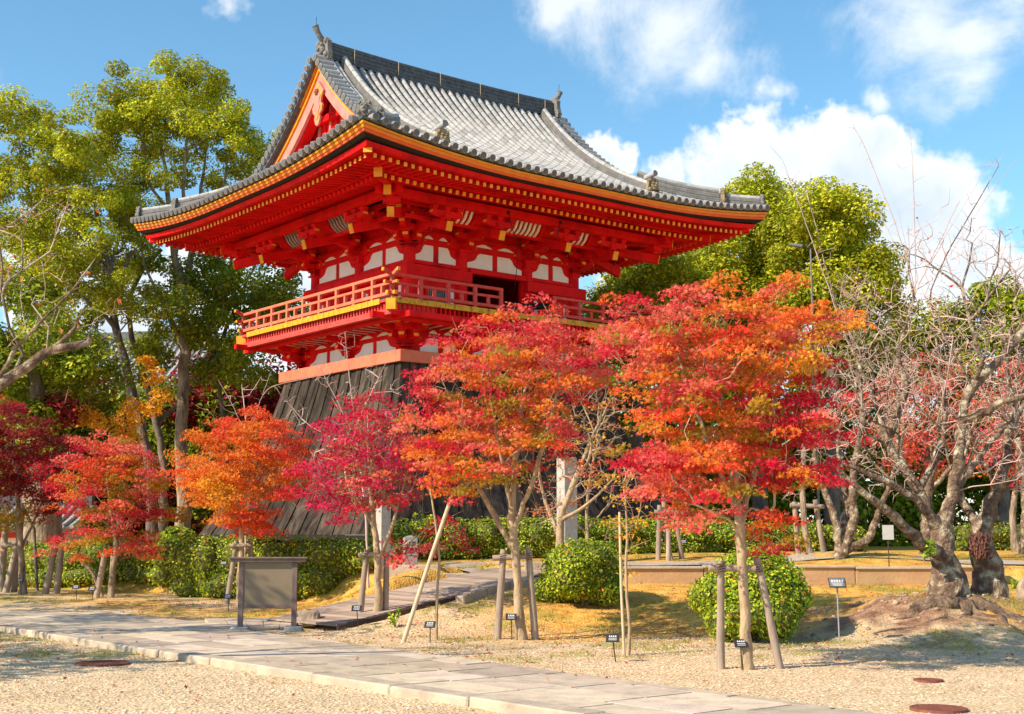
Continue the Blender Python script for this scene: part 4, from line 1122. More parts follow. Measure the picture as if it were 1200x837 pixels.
def clump_points(clumps, Y, cx, R, dens, depth=1.0):
    """clumps: (px, py, radius px, kind) seen at distance Y -> spray centres (n,3), kinds. The crown is as deep as it is wide."""
    P = []; K = []; RR = []
    for c in clumps:
        px, py, r, k = c[:4]; w = W(px, py, Y); rw = r / FPX * Y
        n = max(1, int(round(dens * (r / 10.0) ** 2)))
        off = abs(w.x - cx) / R; dd = sqrt(max(.05, 1 - min(1, off) ** 2)) * R * depth
        for _ in range(n):
            yy = RNG.uniform(-1, 1) * dd
            s = (Y + yy) / Y; v = rand_unit(1)[0] * rw * RNG.random() ** .4
            P.append([w.x + v[0], w.y + yy, w.z + v[2] * .9]); K.append(k); RR.append(rw)
    return np.array(P), K
DENS = 1.75
def maple(label, base_px, Y, clumps, trunk_px, leaf=.085, dens=.9, per=26, spray=.26, bark='barkpale', R_trunk=.06, group='maples in autumn colour', depth=.85, shape=MAPLE, flat=.30, name='maple_tree', r0=.0045, trans='leaf', twigs=0, cat='tree'):
    clumps = [(c[0], c[1] + (11 if c[1] < (400 if Y > 19 else 372) and Y < 22 else 3), *c[2:]) for c in clumps]
    b = W(base_px[0], base_px[1], Y); gz = ground_z(b.x, Y); root = empty(name, (b.x, Y, gz), 0, label, cat, group)
    xs = [W(c[0], c[1], Y).x for c in clumps]; cx = (min(xs) + max(xs)) / 2; R = (max(xs) - min(xs)) / 2 + .25
    P, K = clump_points(clumps, Y, cx, R, dens * DENS, depth)
    if 'M' in K or ('P' in K and len(set(K)) > 2):      # neighbouring sprays turn at different times
        alt = 'MMPCC' if 'M' in K else 'PPCORPG'; K = [random.choice(alt) if random.random() < .38 else k for k in K]
    o = np.array([b.x, Y, gz])
    sk = Skel()
    for li, limb in enumerate(trunk_px):
        pts = [np.array(W(px, py, Y + (dy if True else 0))) for px, py, dy, r in limb]; rd = [q[3] for q in limb]
        if li == 0: pts[0] = np.array([b.x, Y, gz - .08]); last = sk.limb(pts, rd, -1, .14, .012); ntrunk = len(sk.p)
        else: j = sk.nearest(pts[0]); sk.limb([sk.p[j]] + pts[1:], rd, j, .14, .012)
    sk.p = [p for p in sk.p]
    sk.grow(P, .15, .30, .015, .45, max(2, int(ntrunk * .45)), .05)
    if twigs:
        ex = P[RNG.integers(0, len(P), twigs)] + rand_unit(twigs) * np.array([.35, .35, .5]); ex[:, 2] += .18; sk.grow(ex, .10, .1, .012, .3, ntrunk)
    sk.p = [p - o for p in sk.p]
    sk.mesh('trunk', M[bark], r0, R_trunk, root, flare=.35)
    n = len(P); m = RNG.poisson(per * 2.3, n); idx = np.repeat(np.arange(n), m); N = len(idx); leaf = leaf * .62
    d = rand_unit(N) * (RNG.random(N) ** .45)[:, None] * spray; d[:, 2] *= flat
    # sprays droop at their rims
    d[:, 2] -= (d[:, 0] ** 2 + d[:, 1] ** 2) * .5 / spray * .6
    pos = P[idx] + d - o; up = np.zeros((N, 3)); up[:, 2] = .75; up[:, 1] = -.35; up[:, 0] = -.25
    nr = up + RNG.normal(size=(N, 3)) * .75 + (P[idx] - np.array([cx, Y, P[:, 2].mean()])) * .12
    base = {k: pick(k, n, .10) for k in set(K)}
    cols = np.zeros((N, 3)); karr = np.array(K)
    for k in set(K):
        s_ = karr[idx] == k; cols[s_] = .5 * base[k][idx[s_]] + .5 * pick(k, int(s_.sum()), .24)
    if 'D' not in K:      # leaves deep in the crown turn last
        inner = (np.linalg.norm((P[idx] + d - np.array([cx, Y, P[:, 2].mean()])) / np.array([R, R * depth, max(.5, np.ptp(P[:, 2]) / 2)]), axis=1) < .62) & (RNG.random(N) < .34)
        q_ = pick('G', int(inner.sum()), .2); cols[inner] = .75 * q_ + .25 * cols[inner]
    leaves('crown', pos, nr, leaf * RNG.uniform(.65, 1.15, N), np.clip(cols, .003, .92), shape, M[trans], root)
    return root

def bush_leaves(name, parent, centers, radii, n, size, kind, origin, shell=.72, squash=1.0, seed_up=.5, mat='leafgreen', jit=.18):
    """leaf shell round a union of ellipsoids"""
    n = int(n * 1.45); size = size * 1.1; cs = np.array(centers); rs = np.array(radii); w = (rs[:, 0] * rs[:, 2]); w = w / w.sum(); idx = RNG.choice(len(cs), n, p=w)
    u = rand_unit(n); k = np.where(RNG.random(n) < .10, RNG.uniform(1.0, 1.16, n), RNG.uniform(shell, 1.04, n)); p = cs[idx] + u * rs[idx] * k[:, None]
    inside = np.zeros(n, bool)
    for c, r in zip(cs, rs): inside |= (((p - c) / (r * .86)) ** 2).sum(1) < 1
    keep = ~inside | (RNG.random(n) < .12); p = p[keep]; u = u[keep]; idx = idx[keep]; N = len(p)
    nr = u + RNG.normal(size=(N, 3)) * .6; nr[:, 2] += seed_up
    tone = RNG.uniform(.72, 1.2, len(cs))
    cc = pick(kind, N, jit); br_ = RNG.random(N) < .035; cc[br_] = pick('B', int(br_.sum()))
    return leaves(name, p - origin, nr, size * RNG.uniform(.6, 1.2, N), np.clip(cc * tone[idx][:, None], 0, .9), OVAL, M[mat], parent)
def blob_mesh(mb, c, r, mat, n=10, m=7, seed=0):
    V = []
    for i in range(m + 1):
        th = pi * i / m
        for k in range(n):
            ph = 2 * pi * k / n; q = 1 + .12 * sin(3 * ph + seed) * sin(2 * th + seed)
            V.append((c[0] + r[0] * sin(th) * cos(ph) * q, c[1] + r[1] * sin(th) * sin(ph) * q, c[2] + r[2] * cos(th) * q))
    mb.add(V, [(i * n + k, (i + 1) * n + k, (i + 1) * n + (k + 1) % n, i * n + (k + 1) % n) for i in range(m) for k in range(n)], mat, True)

def shade_tree(name, label, base_px, Y, clumps, trunk_px, leaf=.16, dens=1.0, kind='L', bark='barkdark', R_trunk=.25, group=None, depth=.8, per=42, spray=.9, r0=.012, trans='leafgreen', flat=.7, permul=5.8):
    """tall broadleaf tree: crown of lobes, each lobe a cloud of leaf sprays"""
    b = W(base_px[0], base_px[1], Y); gz = ground_z(b.x, Y) if abs(b.x) < 40 and Y < 70 else 1.0
    root = empty(name, (b.x, Y, gz), 0, label, 'tree', group); o = np.array([b.x, Y, gz])
    clumps = [(c[0], c[1] + (16 if Y > 30 and c[0] < 360 and c[1] < 200 else 9 if Y > 30 else 0), *c[2:]) for c in clumps]; xs = [W(c[0], c[1], Y).x for c in clumps]; cx = (min(xs) + max(xs)) / 2; R = (max(xs) - min(xs)) / 2 + 1.0
    P = []; K = []
    for c in clumps:
        px, py, r = c[:3]; k = c[3] if len(c) > 3 else kind; w = W(px, py, Y); rw = r / FPX * Y; off = min(1, abs(w.x - cx) / R); dd = sqrt(max(.08, 1 - off * off)) * min(R, 4.2) * depth
        nl = max(2, int(round(dens * (r / 12.0) ** 1.7)))
        for _ in range(nl):
            v = rand_unit(1)[0] * rw * RNG.uniform(.55, 1.0); P.append([w.x + v[0], w.y + RNG.uniform(-1, 1) * dd, w.z + v[2]]); K.append(k)
    P = np.array(P); sk = Skel()
    for li, limb in enumerate(trunk_px):
        pts = [np.array(W(px, py, Y + dy)) for px, py, dy, r in limb]; rd = [q[3] for q in limb]
        if li == 0: pts[0] = np.array([b.x, Y, gz - .2]); sk.limb(pts, rd, -1, .5, .04); nt = len(sk.p)
        else: j = sk.nearest(pts[0]); sk.limb([sk.p[j]] + pts[1:], rd, j, .5, .04)
    sk.grow(P, .55, .25, .06, .35, max(2, int(nt * .4)), .08)
    sk.p = [p - o for p in sk.p]; sk.mesh('trunk', M[bark], r0, R_trunk, root, flare=.3)
    n = len(P); m = RNG.poisson(per * permul, n); idx = np.repeat(np.arange(n), m); N = len(idx)
    rad = spray * RNG.uniform(.7, 1.25, n)
    u = rand_unit(N); d = u * (RNG.random(N) ** .24)[:, None] * rad[idx][:, None]; d[:, 2] *= flat
    pos = P[idx] + d - o; nr = u * .8 + RNG.normal(size=(N, 3)) * .5; nr[:, 2] += .7
    karr = np.array(K); cols = np.zeros((N, 3)); tone = RNG.uniform(.62, 1.2, n)  # wide spread of lobe tones imitates dark shading between the clumps
    for k in set(K):
        s_ = karr[idx] == k; cols[s_] = pick(k, int(s_.sum()), .16)
    cols = np.clip(cols * tone[idx][:, None], 0, .9)
    leaves('crown', pos, nr, leaf * RNG.uniform(.6, 1.2, N), cols, OVAL, M[trans], root)
    return root

# ---------------- maples, placed from the photograph
def tr(*a): return list(a)
maple('large orange and red maple held by timber props right of the round bush', (876, 783), 16.2,
      [(735, 385, 26, 'P'), (765, 362, 24, 'P'), (800, 355, 28, 'P'), (840, 350, 26, 'O'), (893, 340, 24, 'R'), (935, 358, 26, 'O'), (968, 385, 24, 'Y'), (980, 362, 12, 'O'), (925, 380, 28, 'Y'),
       (885, 385, 34, 'O'), (840, 395, 38, 'R'), (790, 400, 36, 'P'), (750, 418, 24, 'P'), (770, 440, 26, 'O'), (825, 440, 40, 'P'), (875, 435, 36, 'O'), (925, 425, 32, 'Y'), (955, 430, 18, 'O'),
       (935, 470, 30, 'C'), (895, 475, 36, 'C'), (855, 485, 34, 'O'), (800, 480, 34, 'R'), (765, 490, 26, 'O'), (740, 530, 20, 'C'), (770, 530, 30, 'P'), (810, 525, 32, 'O'), (850, 530, 32, 'R'), (900, 520, 36, 'C'),
       (945, 510, 24, 'C'), (965, 500, 14, 'C'), (930, 555, 26, 'C'), (890, 560, 26, 'C'), (850, 565, 26, 'G'), (800, 560, 34, 'P'), (760, 565, 20, 'P'), (800, 595, 22, 'P'), (830, 590, 22, 'P'), (955, 548, 12, 'C'),
       (895, 600, 14, 'R'), (900, 625, 15, 'C'), (915, 640, 10, 'C'), (880, 615, 10, 'O'), (870, 520, 30, 'G'), (800, 455, 26, 'G'), (730, 440, 12, 'R'), (715, 345, 7, 'R'), (905, 400, 24, 'P'), (715, 380, 14, 'P'), (728, 400, 18, 'C'), (712, 405, 12, 'P'), (738, 365, 14, 'C')],
      [tr((876, 783, 0, .066), (874, 740, 0, .062), (872, 690, 0, .060), (868, 630, 0, .060), (862, 575, 0, .05), (858, 520, 0, .04)),
       tr((870, 610, 0, .04), (882, 560, .1, .035), (900, 500, .2, .03), (915, 440, .2, .02)), tr((864, 600, 0, .03), (840, 545, -.2, .03), (815, 480, -.3, .022), (795, 420, -.2, .015))],
      leaf=.072, dens=.88, per=30, spray=.24, R_trunk=.06)
maple('broad crimson and orange maple in front of the tower skirt between short props', (612, 750), 20.6,
      [(600, 372, 14, 'C'), (622, 362, 13, 'P'), (650, 375, 20, 'P'), (570, 385, 18, 'C'), (545, 395, 16, 'C'), (520, 405, 14, 'C'), (600, 400, 28, 'P'), (640, 400, 26, 'P'), (670, 395, 20, 'P'), (530, 425, 24, 'P'), (565, 425, 28, 'O'), (500, 440, 18, 'C'),
       (610, 435, 32, 'O'), (655, 430, 30, 'P'), (690, 415, 20, 'P'), (705, 400, 14, 'P'), (705, 440, 16, 'P'), (510, 470, 24, 'P'), (550, 470, 30, 'P'), (595, 475, 32, 'G'), (640, 470, 30, 'O'), (680, 455, 18, 'R'),
       (485, 500, 18, 'P'), (520, 510, 28, 'O'), (560, 515, 30, 'P'), (600, 515, 26, 'O'), (635, 505, 22, 'G'), (665, 500, 18, 'P'), (490, 535, 16, 'O'), (525, 545, 24, 'O'), (560, 550, 26, 'G'), (595, 545, 18, 'G'), (510, 565, 14, 'O'), (540, 570, 16, 'G'),
       (480, 480, 12, 'P'), (650, 515, 14, 'C'), (625, 540, 10, 'R'), (620, 385, 16, 'C')],
      [tr((612, 750, 0, .078), (608, 710, 0, .070), (605, 660, 0, .068), (601, 620, 0, .07), (600, 585, 0, .055), (604, 540, 0, .045), (612, 470, .1, .03)),
       tr((600, 640, 0, .05), (580, 605, .1, .045), (560, 570, .2, .035), (540, 530, .3, .025), (525, 480, .3, .018)), tr((601, 620, 0, .04), (622, 570, -.2, .038), (640, 510, -.3, .03), (655, 450, -.3, .02)), tr((601, 600, 0, .035), (588, 540, -.2, .03), (575, 470, -.3, .02))],
      leaf=.075, dens=1.3, per=30, spray=.27, R_trunk=.075, twigs=60)
maple('slender magenta crimson maple with thin crown beside the information board', (442, 733), 24.0,
      [(430, 455, 12, 'C'), (410, 470, 16, 'C'), (450, 480, 16, 'C'), (380, 500, 16, 'M'), (420, 500, 24, 'M'), (460, 510, 20, 'M'), (395, 525, 22, 'M'), (435, 530, 28, 'M'), (475, 535, 18, 'M'), (370, 550, 20, 'M'), (405, 555, 26, 'M'),
       (445, 560, 26, 'M'), (480, 565, 16, 'M'), (355, 575, 14, 'M'), (385, 580, 20, 'M'), (425, 585, 18, 'M'), (395, 600, 14, 'M'), (460, 585, 16, 'C'), (345, 548, 10, 'M'), (490, 545, 12, 'C'),
       (470, 640, 12, 'C'), (490, 642, 10, 'P'), (505, 637, 7, 'P'), (478, 652, 8, 'P'), (452, 625, 6, 'C'), (520, 605, 9, 'C'), (500, 618, 7, 'C'), (537, 622, 8, 'C'), (548, 636, 6, 'C')],
      [tr((442, 733, 0, .075), (443, 690, 0, .068), (442, 650, 0, .062), (438, 610, 0, .05), (434, 570, 0, .04), (432, 520, 0, .028), (430, 470, 0, .015)),
       tr((446, 650, 0, .035), (440, 620, .1, .034), (428, 600, .1, .03), (410, 560, .1, .018)), tr((444, 655, 0, .035), (458, 620, -.2, .03), (468, 585, -.2, .02), (478, 550, -.2, .012)), tr((448, 655, 0, .02), (480, 635, -.2, .014), (510, 615, -.2, .008), (545, 625, -.2, .005))],
      leaf=.085, dens=1.75, per=19, spray=.30, R_trunk=.07, twigs=220)
maple('rounded bright orange maple behind the information board', (281, 712), 30.0,
      [(275, 490, 12, 'R'), (305, 488, 14, 'R'), (330, 500, 14, 'R'), (350, 515, 10, 'R'), (250, 515, 18, 'O'), (285, 520, 22, 'O'), (320, 525, 20, 'R'), (225, 540, 16, 'O'), (255, 545, 22, 'O'), (290, 550, 24, 'O'), (325, 550, 20, 'O'), (350, 548, 12, 'R'),
       (208, 550, 10, 'R'), (235, 565, 18, 'O'), (265, 572, 22, 'Y'), (300, 575, 20, 'O'), (335, 575, 14, 'R'), (245, 585, 14, 'O'), (275, 595, 14, 'Y'), (300, 600, 18, 'R'), (285, 612, 16, 'R'), (310, 615, 12, 'R'), (268, 605, 10, 'O'), (352, 565, 9, 'O'), (290, 478, 8, 'R'), (262, 500, 14, 'R'), (300, 505, 18, 'O'), (345, 530, 14, 'R'), (222, 560, 14, 'O'), (258, 560, 18, 'Y')],
      [tr((281, 712, 0, .085), (282, 670, 0, .075), (283, 630, 0, .065), (285, 590, 0, .045), (284, 540, 0, .03), (285, 505, 0, .015)), tr((283, 620, 0, .03), (265, 580, .3, .025), (245, 545, .4, .015)), tr((284, 620, 0, .03), (305, 580, -.3, .025), (325, 540, -.3, .015))],
      leaf=.085, dens=3.0, per=26, spray=.30, R_trunk=.065, twigs=70)
maple('red and olive maple with splayed crown leaning on a long pole near the path', (130, 703), 32.5,
      [(100, 520, 14, 'P'), (130, 518, 16, 'P'), (160, 525, 14, 'P'), (85, 540, 16, 'P'), (115, 545, 20, 'R'), (150, 545, 20, 'O'), (180, 550, 12, 'P'), (75, 565, 14, 'C'), (105, 570, 20, 'C'), (140, 572, 22, 'G'), (172, 575, 14, 'P'),
       (80, 590, 12, 'C'), (110, 600, 18, 'G'), (145, 600, 20, 'P'), (175, 600, 12, 'C'), (125, 625, 16, 'G'), (155, 628, 14, 'P'), (130, 640, 8, 'P'), (185, 640, 9, 'C'), (165, 640, 8, 'G'), (60, 640, 7, 'R'), (75, 625, 8, 'C'), (95, 630, 12, 'G'), (85, 650, 8, 'O'), (68, 632, 7, 'P'), (145, 640, 8, 'P')],
      [tr((130, 703, 0, .075), (132, 670, 0, .07), (136, 640, 0, .06), (130, 600, 0, .045), (125, 555, 0, .025)), tr((134, 645, 0, .03), (155, 600, .2, .025), (165, 555, .2, .015)), tr((131, 620, 0, .025), (100, 590, -.3, .02), (85, 560, -.3, .012))],
      leaf=.09, dens=2.9, per=26, spray=.32, R_trunk=.07, bark='bark')
maple('dark wine red maple at the edge of the garden beside bare grey props', (28, 690), 34.5,
      [(-20, 500, 30, 'D'), (15, 490, 22, 'D'), (45, 505, 22, 'D'), (75, 520, 14, 'D'), (0, 530, 26, 'D'), (35, 540, 26, 'D'), (65, 550, 18, 'C'), (10, 570, 24, 'D'), (45, 575, 20, 'D'), (-25, 560, 30, 'D'), (20, 600, 18, 'G'), (50, 600, 12, 'D'), (0, 610, 16, 'G'), (5, 470, 14, 'D'), (12, 468, 8, 'C')],
      [tr((28, 690, 0, .09), (25, 650, 0, .08), (22, 610, 0, .07), (20, 560, 0, .045), (15, 510, 0, .02)), tr((24, 640, 0, .04), (45, 600, .2, .03), (60, 550, .2, .015))],
      leaf=.095, dens=2.6, per=24, spray=.34, R_trunk=.085, bark='bark')
maple('sparse yellow and orange sapling tied beside a thin pole', (735, 768), 18.2,
      [(728, 560, 14, 'Y'), (740, 600, 14, 'Y'), (722, 585, 10, 'Y'), (745, 575, 12, 'Y'), (755, 560, 10, 'B'), (730, 625, 8, 'Y'), (738, 640, 6, 'L'), (735, 665, 5, 'Y'), (715, 605, 10, 'Y'), (705, 560, 10, 'Y')],
      [tr((735, 768, 0, .026), (738, 735, 0, .024), (735, 700, .0, .022), (733, 660, 0, .02), (735, 620, 0, .015), (730, 560, 0, .008))],
      leaf=.075, dens=1.0, per=6, spray=.22, R_trunk=.022, bark='barkpale', group=None, name='maple_sapling', twigs=60)
maple('loose half bare maple with apricot leaves standing by the grey stone pillar', (652, 672), 27.0,
      [(640, 500, 16, 'B'), (665, 490, 18, 'B'), (700, 480, 16, 'B'), (690, 510, 18, 'Y'), (650, 530, 16, 'B'), (710, 520, 16, 'Y'), (720, 500, 12, 'B'), (670, 550, 18, 'B'), (700, 555, 16, 'Y'), (630, 560, 14, 'B'), (640, 590, 14, 'B'), (675, 585, 12, 'B'), (715, 545, 12, 'Y'), (660, 470, 12, 'P'), (725, 470, 14, 'O'), (690, 450, 12, 'B'), (735, 540, 8, 'O'), (640, 470, 10, 'P')],
      [tr((652, 672, 0, .10), (655, 640, 0, .09), (660, 600, 0, .07), (675, 560, 0, .05), (695, 510, 0, .03), (715, 470, 0, .015)), tr((656, 630, 0, .05), (640, 590, .3, .04), (632, 550, .3, .025), (640, 500, .3, .012)), tr((660, 610, 0, .05), (690, 590, -.4, .03), (720, 560, -.4, .015))],
      leaf=.085, dens=1.2, per=7, spray=.36, R_trunk=.10, bark='barkpale', twigs=520, group=None)
# ---------------- hedges and clipped bushes
def hedge(name, label, path, width, kind='H', n=9000, size=.075, origin=None, group=None, cat='hedge'):
    """path: (px, Y, top z); clipped hedge with leafy shell and twiggy core"""
    pts = []
    for (p0, y0, t0), (p1, y1, t1) in zip(path[:-1], path[1:]):
        a = Vector(((p0 - 600) / FPX * y0, y0)); b = Vector(((p1 - 600) / FPX * y1, y1)); m = max(1, int((b - a).length / .38))
        for i in range(m): f = i / m; q = a.lerp(b, f); pts.append((q.x, q.y, t0 + (t1 - t0) * f))
    q = b; pts.append((q.x, q.y, path[-1][2]))
    o = np.array([pts[0][0], pts[0][1], ground_z(pts[0][0], pts[0][1])]); root = empty(name, tuple(o), 0, label, cat, group)
    cs = []; rs = []; mb = MB()
    for x, y, t in pts:
        g = ground_z(x, y) - .05; t2 = t + random.uniform(-.07, .05); h = (t2 - g) / 2
        for sx in (-.28, .28):
            for lv, hh in ((.45, .5), (1.25, .75)):
                c = (x + sx * width + random.uniform(-.08, .08), y + random.uniform(-.25, .25) * width, g + h * lv); r = (.42 + random.uniform(-.05, .08), width * .5, h * hh * 1.0)
                cs.append(c); rs.append(r); blob_mesh(mb, np.array(c) - o, np.array(r) * .84, M['core'], 8, 6, random.random() * 6)
    mb.build('inner_twigs', root)
    bush_leaves('foliage', root, cs, rs, n, size, kind, o, .80, seed_up=.6)
    return root
hedge('hedge', 'long dense green hedge in front of the left side of the black plank skirt', [(445, 30.4, 1.52), (355, 31.0, 1.58), (290, 32.2, 1.60), (235, 33.2, 1.52)], .9, n=26000, size=.07, group='hedges round the bell tower')
hedge('hedge', 'shaded dark green hedge behind the left props and the splayed maple', [(225, 34.6, 1.50), (150, 37.0, 1.45), (35, 39.5, 1.40)], .9, n=20000, size=.08, group='hedges round the bell tower', kind='H')
hedge('hedge', 'sunlit yellow green hedge between the two standing stone pillars', [(462, 31.4, 1.98), (540, 32.0, 2.0), (640, 32.6, 2.05)], .8, n=16000, size=.065, group='hedges round the bell tower')
hedge('hedge', 'straight bright hedge behind the terrace props right of the round stone pillar', [(660, 33.4, 2.08), (740, 34.2, 2.05), (842, 35.2, 2.02)], .8, n=20000, size=.065, group='hedges round the bell tower')
hedge('hedge', 'low dark hedge behind the grey timber posts under the big orange maple', [(865, 37.5, 1.95), (985, 39.0, 1.95)], .9, n=10000, size=.08, group='hedges round the bell tower')
hedge('hedge', 'far hedge glimpsed past the broken cherry trunk near the frame edge', [(1120, 40, 1.95), (1290, 42, 1.95)], .9, n=9000, size=.08, group='hedges round the bell tower')
def bush(label, px, py0, py1, w, Y, n, kind, lumps=9, name='round_bush', size=.058):
    x = (px - 600) / FPX * Y; top = W(px, py0, Y).z; g = ground_z(x, Y); R = w / 2 / FPX * Y; o = np.array([x, Y, g]); root = empty(name, tuple(o), 0, label, 'bush', None)
    H = (top - g); cs = [(x, Y, g + H * .5)]; rs = [(R * .86, R * .86, H * .5)]
    rs[0] = (R * .78, R * .78, H * .45)
    for i in range(lumps * 2):
        a = 2 * pi * i / lumps + random.random(); q = random.uniform(.42, .66); zz = random.uniform(.16, .80); q *= 1 - max(0, zz - .5) * 1.1
        cs.append((x + cos(a) * R * q, Y + sin(a) * R * q, g + H * zz)); rs.append((R * random.uniform(.28, .44), R * .38, H * random.uniform(.15, .25)))
    mb = MB()
    for c, r in zip(cs, rs): blob_mesh(mb, np.array(c) - o, np.array(r) * .86, M['core'], 12, 8, random.random() * 6)
    for i in range(7):
        a = random.uniform(0, 2 * pi); mb.tube([Vector((cos(a) * .08, sin(a) * .08, -.05)), Vector((cos(a) * R * .4, sin(a) * R * .4, H * .3))], [.03, .015], M['bark'], 6)
    mb.build('inner_twigs', root); bush_leaves('foliage', root, cs, rs, n, size, kind, o, .82, seed_up=.35)
    return root
bush('large round clipped azalea bush behind the props of the orange maple', 880, 638, 742, 150, 20.6, 21000, 'H')
bush('loose dark azalea bush sprawling beside the top of the ramp', 682, 628, 702, 118, 24.2, 14000, 'H', name='azalea_bush')
bush('small pale green shrub under the tall leaning trunk by the tower', 212, 616, 650, 50, 38.5, 2600, 'H', 8, 'shrub', .13)

# ---------------- tall trees behind
def shade(*a, **k): return shade_tree(*a, **k)
GB = 'broadleaf trees behind the bell tower'
shade('camphor_tree', 'tallest camphor tree with straight trunk and airy domed crown left of the roof', (215, 640), 51,
      [(200, 92, 24), (165, 100, 24), (232, 92, 22), (262, 112, 22), (140, 118, 18), (130, 140, 14), (285, 140, 16), (295, 160, 12), (180, 130, 24), (222, 128, 24), (255, 145, 20), (155, 150, 18), (195, 165, 16), (285, 175, 12), (240, 180, 12),
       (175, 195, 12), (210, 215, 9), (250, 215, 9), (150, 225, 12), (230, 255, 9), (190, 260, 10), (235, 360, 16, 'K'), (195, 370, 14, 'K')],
      [tr((215, 640, 0, .27), (214, 560, 0, .25), (213, 480, 0, .23), (216, 400, 0, .21), (214, 350, 0, .20), (206, 300, 0, .13), (200, 250, 0, .11), (192, 190, 0, .07), (185, 140, 0, .04)),
       tr((214, 350, 0, .15), (225, 300, .5, .13), (232, 250, .8, .09), (240, 190, .8, .05), (245, 140, .8, .03)), tr((206, 300, 0, .1), (215, 240, -.6, .08), (218, 180, -.8, .05), (220, 130, -.8, .03)),
       tr((202, 260, 0, .08), (178, 220, -.5, .06), (165, 160, -.5, .03)), tr((228, 290, .5, .08), (255, 240, 1, .06), (268, 180, 1, .03)), tr((215, 400, 0, .09), (185, 345, -1, .07), (170, 310, -1.2, .04))],
      leaf=.13, dens=3.6, kind='L', bark='bark', R_trunk=.18, per=58, spray=.62, group=GB)
shade('camphor_tree', 'spreading yellow green tree with dark forked trunk at the far left', (178, 640), 49,
      [(15, 120, 16), (45, 130, 18), (80, 145, 18), (110, 150, 16), (20, 160, 22), (60, 175, 26), (100, 185, 24), (135, 200, 18), (30, 215, 28), (75, 225, 26), (120, 235, 22), (155, 245, 12), (20, 260, 24), (60, 275, 24), (100, 280, 22), (140, 285, 16),
       (165, 320, 14), (40, 320, 22), (90, 330, 20), (10, 320, 20), (185, 355, 12), (60, 370, 18, 'K'), (100, 385, 16, 'K'), (140, 345, 16), (115, 310, 18), (20, 290, 20), (70, 300, 20), (150, 255, 16), (165, 225, 12), (150, 340, 10), (-20, 200, 30)],
      [tr((178, 640, 0, .22), (176, 560, 0, .19), (165, 500, 0, .17), (150, 440, 0, .15), (136, 385, 0, .14), (130, 330, 0, .11), (122, 290, 0, .10), (110, 230, 0, .05)),
       tr((131, 335, 0, .10), (108, 290, .6, .08), (90, 240, .8, .05), (75, 190, .8, .03)), tr((132, 345, 0, .1), (150, 300, -.4, .08), (160, 292, -.5, .05)), tr((135, 380, 0, .09), (100, 350, -.6, .07), (60, 300, -.8, .04), (40, 240, -.8, .03)), tr((128, 310, 0, .07), (140, 270, .4, .05), (140, 220, .6, .03))],
      leaf=.13, dens=3.4, kind='L', bark='barkdark', R_trunk=.16, per=56, spray=.60, group=GB)
shade('camphor_tree', 'dark leaning tree with crooked second stem behind the left eave', (190, 650), 53,
      [(325, 165, 16), (318, 195, 16), (345, 150, 10), (310, 215, 10), (290, 330, 20, 'K'), (320, 350, 22, 'K'), (345, 345, 18, 'K'), (260, 345, 18, 'K'), (240, 400, 20, 'K'), (275, 395, 24, 'K'), (310, 400, 20, 'K'), (250, 310, 10, 'K'), (230, 320, 8, 'K'), (200, 420, 12, 'K'), (330, 320, 12, 'K'), (200, 310, 12, 'K'), (175, 295, 9, 'K'), (212, 335, 14, 'K'), (245, 300, 10, 'K'), (270, 305, 12, 'K')],
      [tr((190, 650, 0, .20), (192, 580, 0, .17), (186, 500, 0, .14), (166, 430, 0, .12), (152, 380, 0, .10), (160, 330, 0, .1), (190, 290, 0, .08)), tr((186, 500, 0, .09), (240, 440, 1, .07), (290, 390, 1.5, .06), (330, 350, 2, .04)), tr((240, 440, 1, .09), (290, 330, 2, .07), (318, 250, 2, .05), (325, 190, 2, .03))],
      leaf=.17, dens=1.5, kind='L', bark='barkdark', R_trunk=.24, per=60, spray=.75, group=GB)
shade('evergreen_tree', 'bushy evergreen rising just right of the tower wall under the long eave', (745, 620), 50,
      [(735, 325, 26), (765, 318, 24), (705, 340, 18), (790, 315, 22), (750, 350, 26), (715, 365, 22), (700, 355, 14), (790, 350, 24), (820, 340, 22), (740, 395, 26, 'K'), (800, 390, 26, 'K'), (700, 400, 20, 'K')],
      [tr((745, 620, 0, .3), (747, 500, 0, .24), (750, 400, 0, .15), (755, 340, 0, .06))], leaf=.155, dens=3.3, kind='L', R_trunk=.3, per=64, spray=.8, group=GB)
shade('evergreen_tree', 'rounded evergreen whose top stands before the white cloud at the eave tip', (890, 620), 52,
      [(885, 212, 18), (868, 240, 20), (905, 225, 14), (850, 270, 24), (890, 265, 26), (830, 295, 22), (870, 305, 28), (910, 300, 24), (830, 330, 22), (880, 345, 28), (800, 310, 16), (920, 345, 20), (850, 380, 28, 'K'), (900, 385, 24, 'K')],
      [tr((890, 620, 0, .32), (888, 500, 0, .26), (885, 380, 0, .18), (882, 280, 0, .08))], leaf=.155, dens=3.3, kind='L', R_trunk=.32, per=64, spray=.8, group=GB)
shade('evergreen_tree', 'broad evergreen with domed crown behind the tallest bare cherry shoots', (975, 620), 48,
      [(955, 228, 20), (985, 232, 16), (930, 250, 18), (965, 260, 26), (1000, 265, 20), (940, 290, 28), (985, 300, 28), (1015, 300, 18), (1030, 330, 16), (960, 335, 30), (1005, 345, 26), (1040, 360, 14), (930, 345, 24), (980, 385, 28, 'K'), (1030, 390, 20, 'K')],
      [tr((975, 620, 0, .3), (975, 500, 0, .25), (973, 380, 0, .16), (968, 290, 0, .08))], leaf=.155, dens=3.3, kind='L', R_trunk=.3, per=64, spray=.75, group=GB)
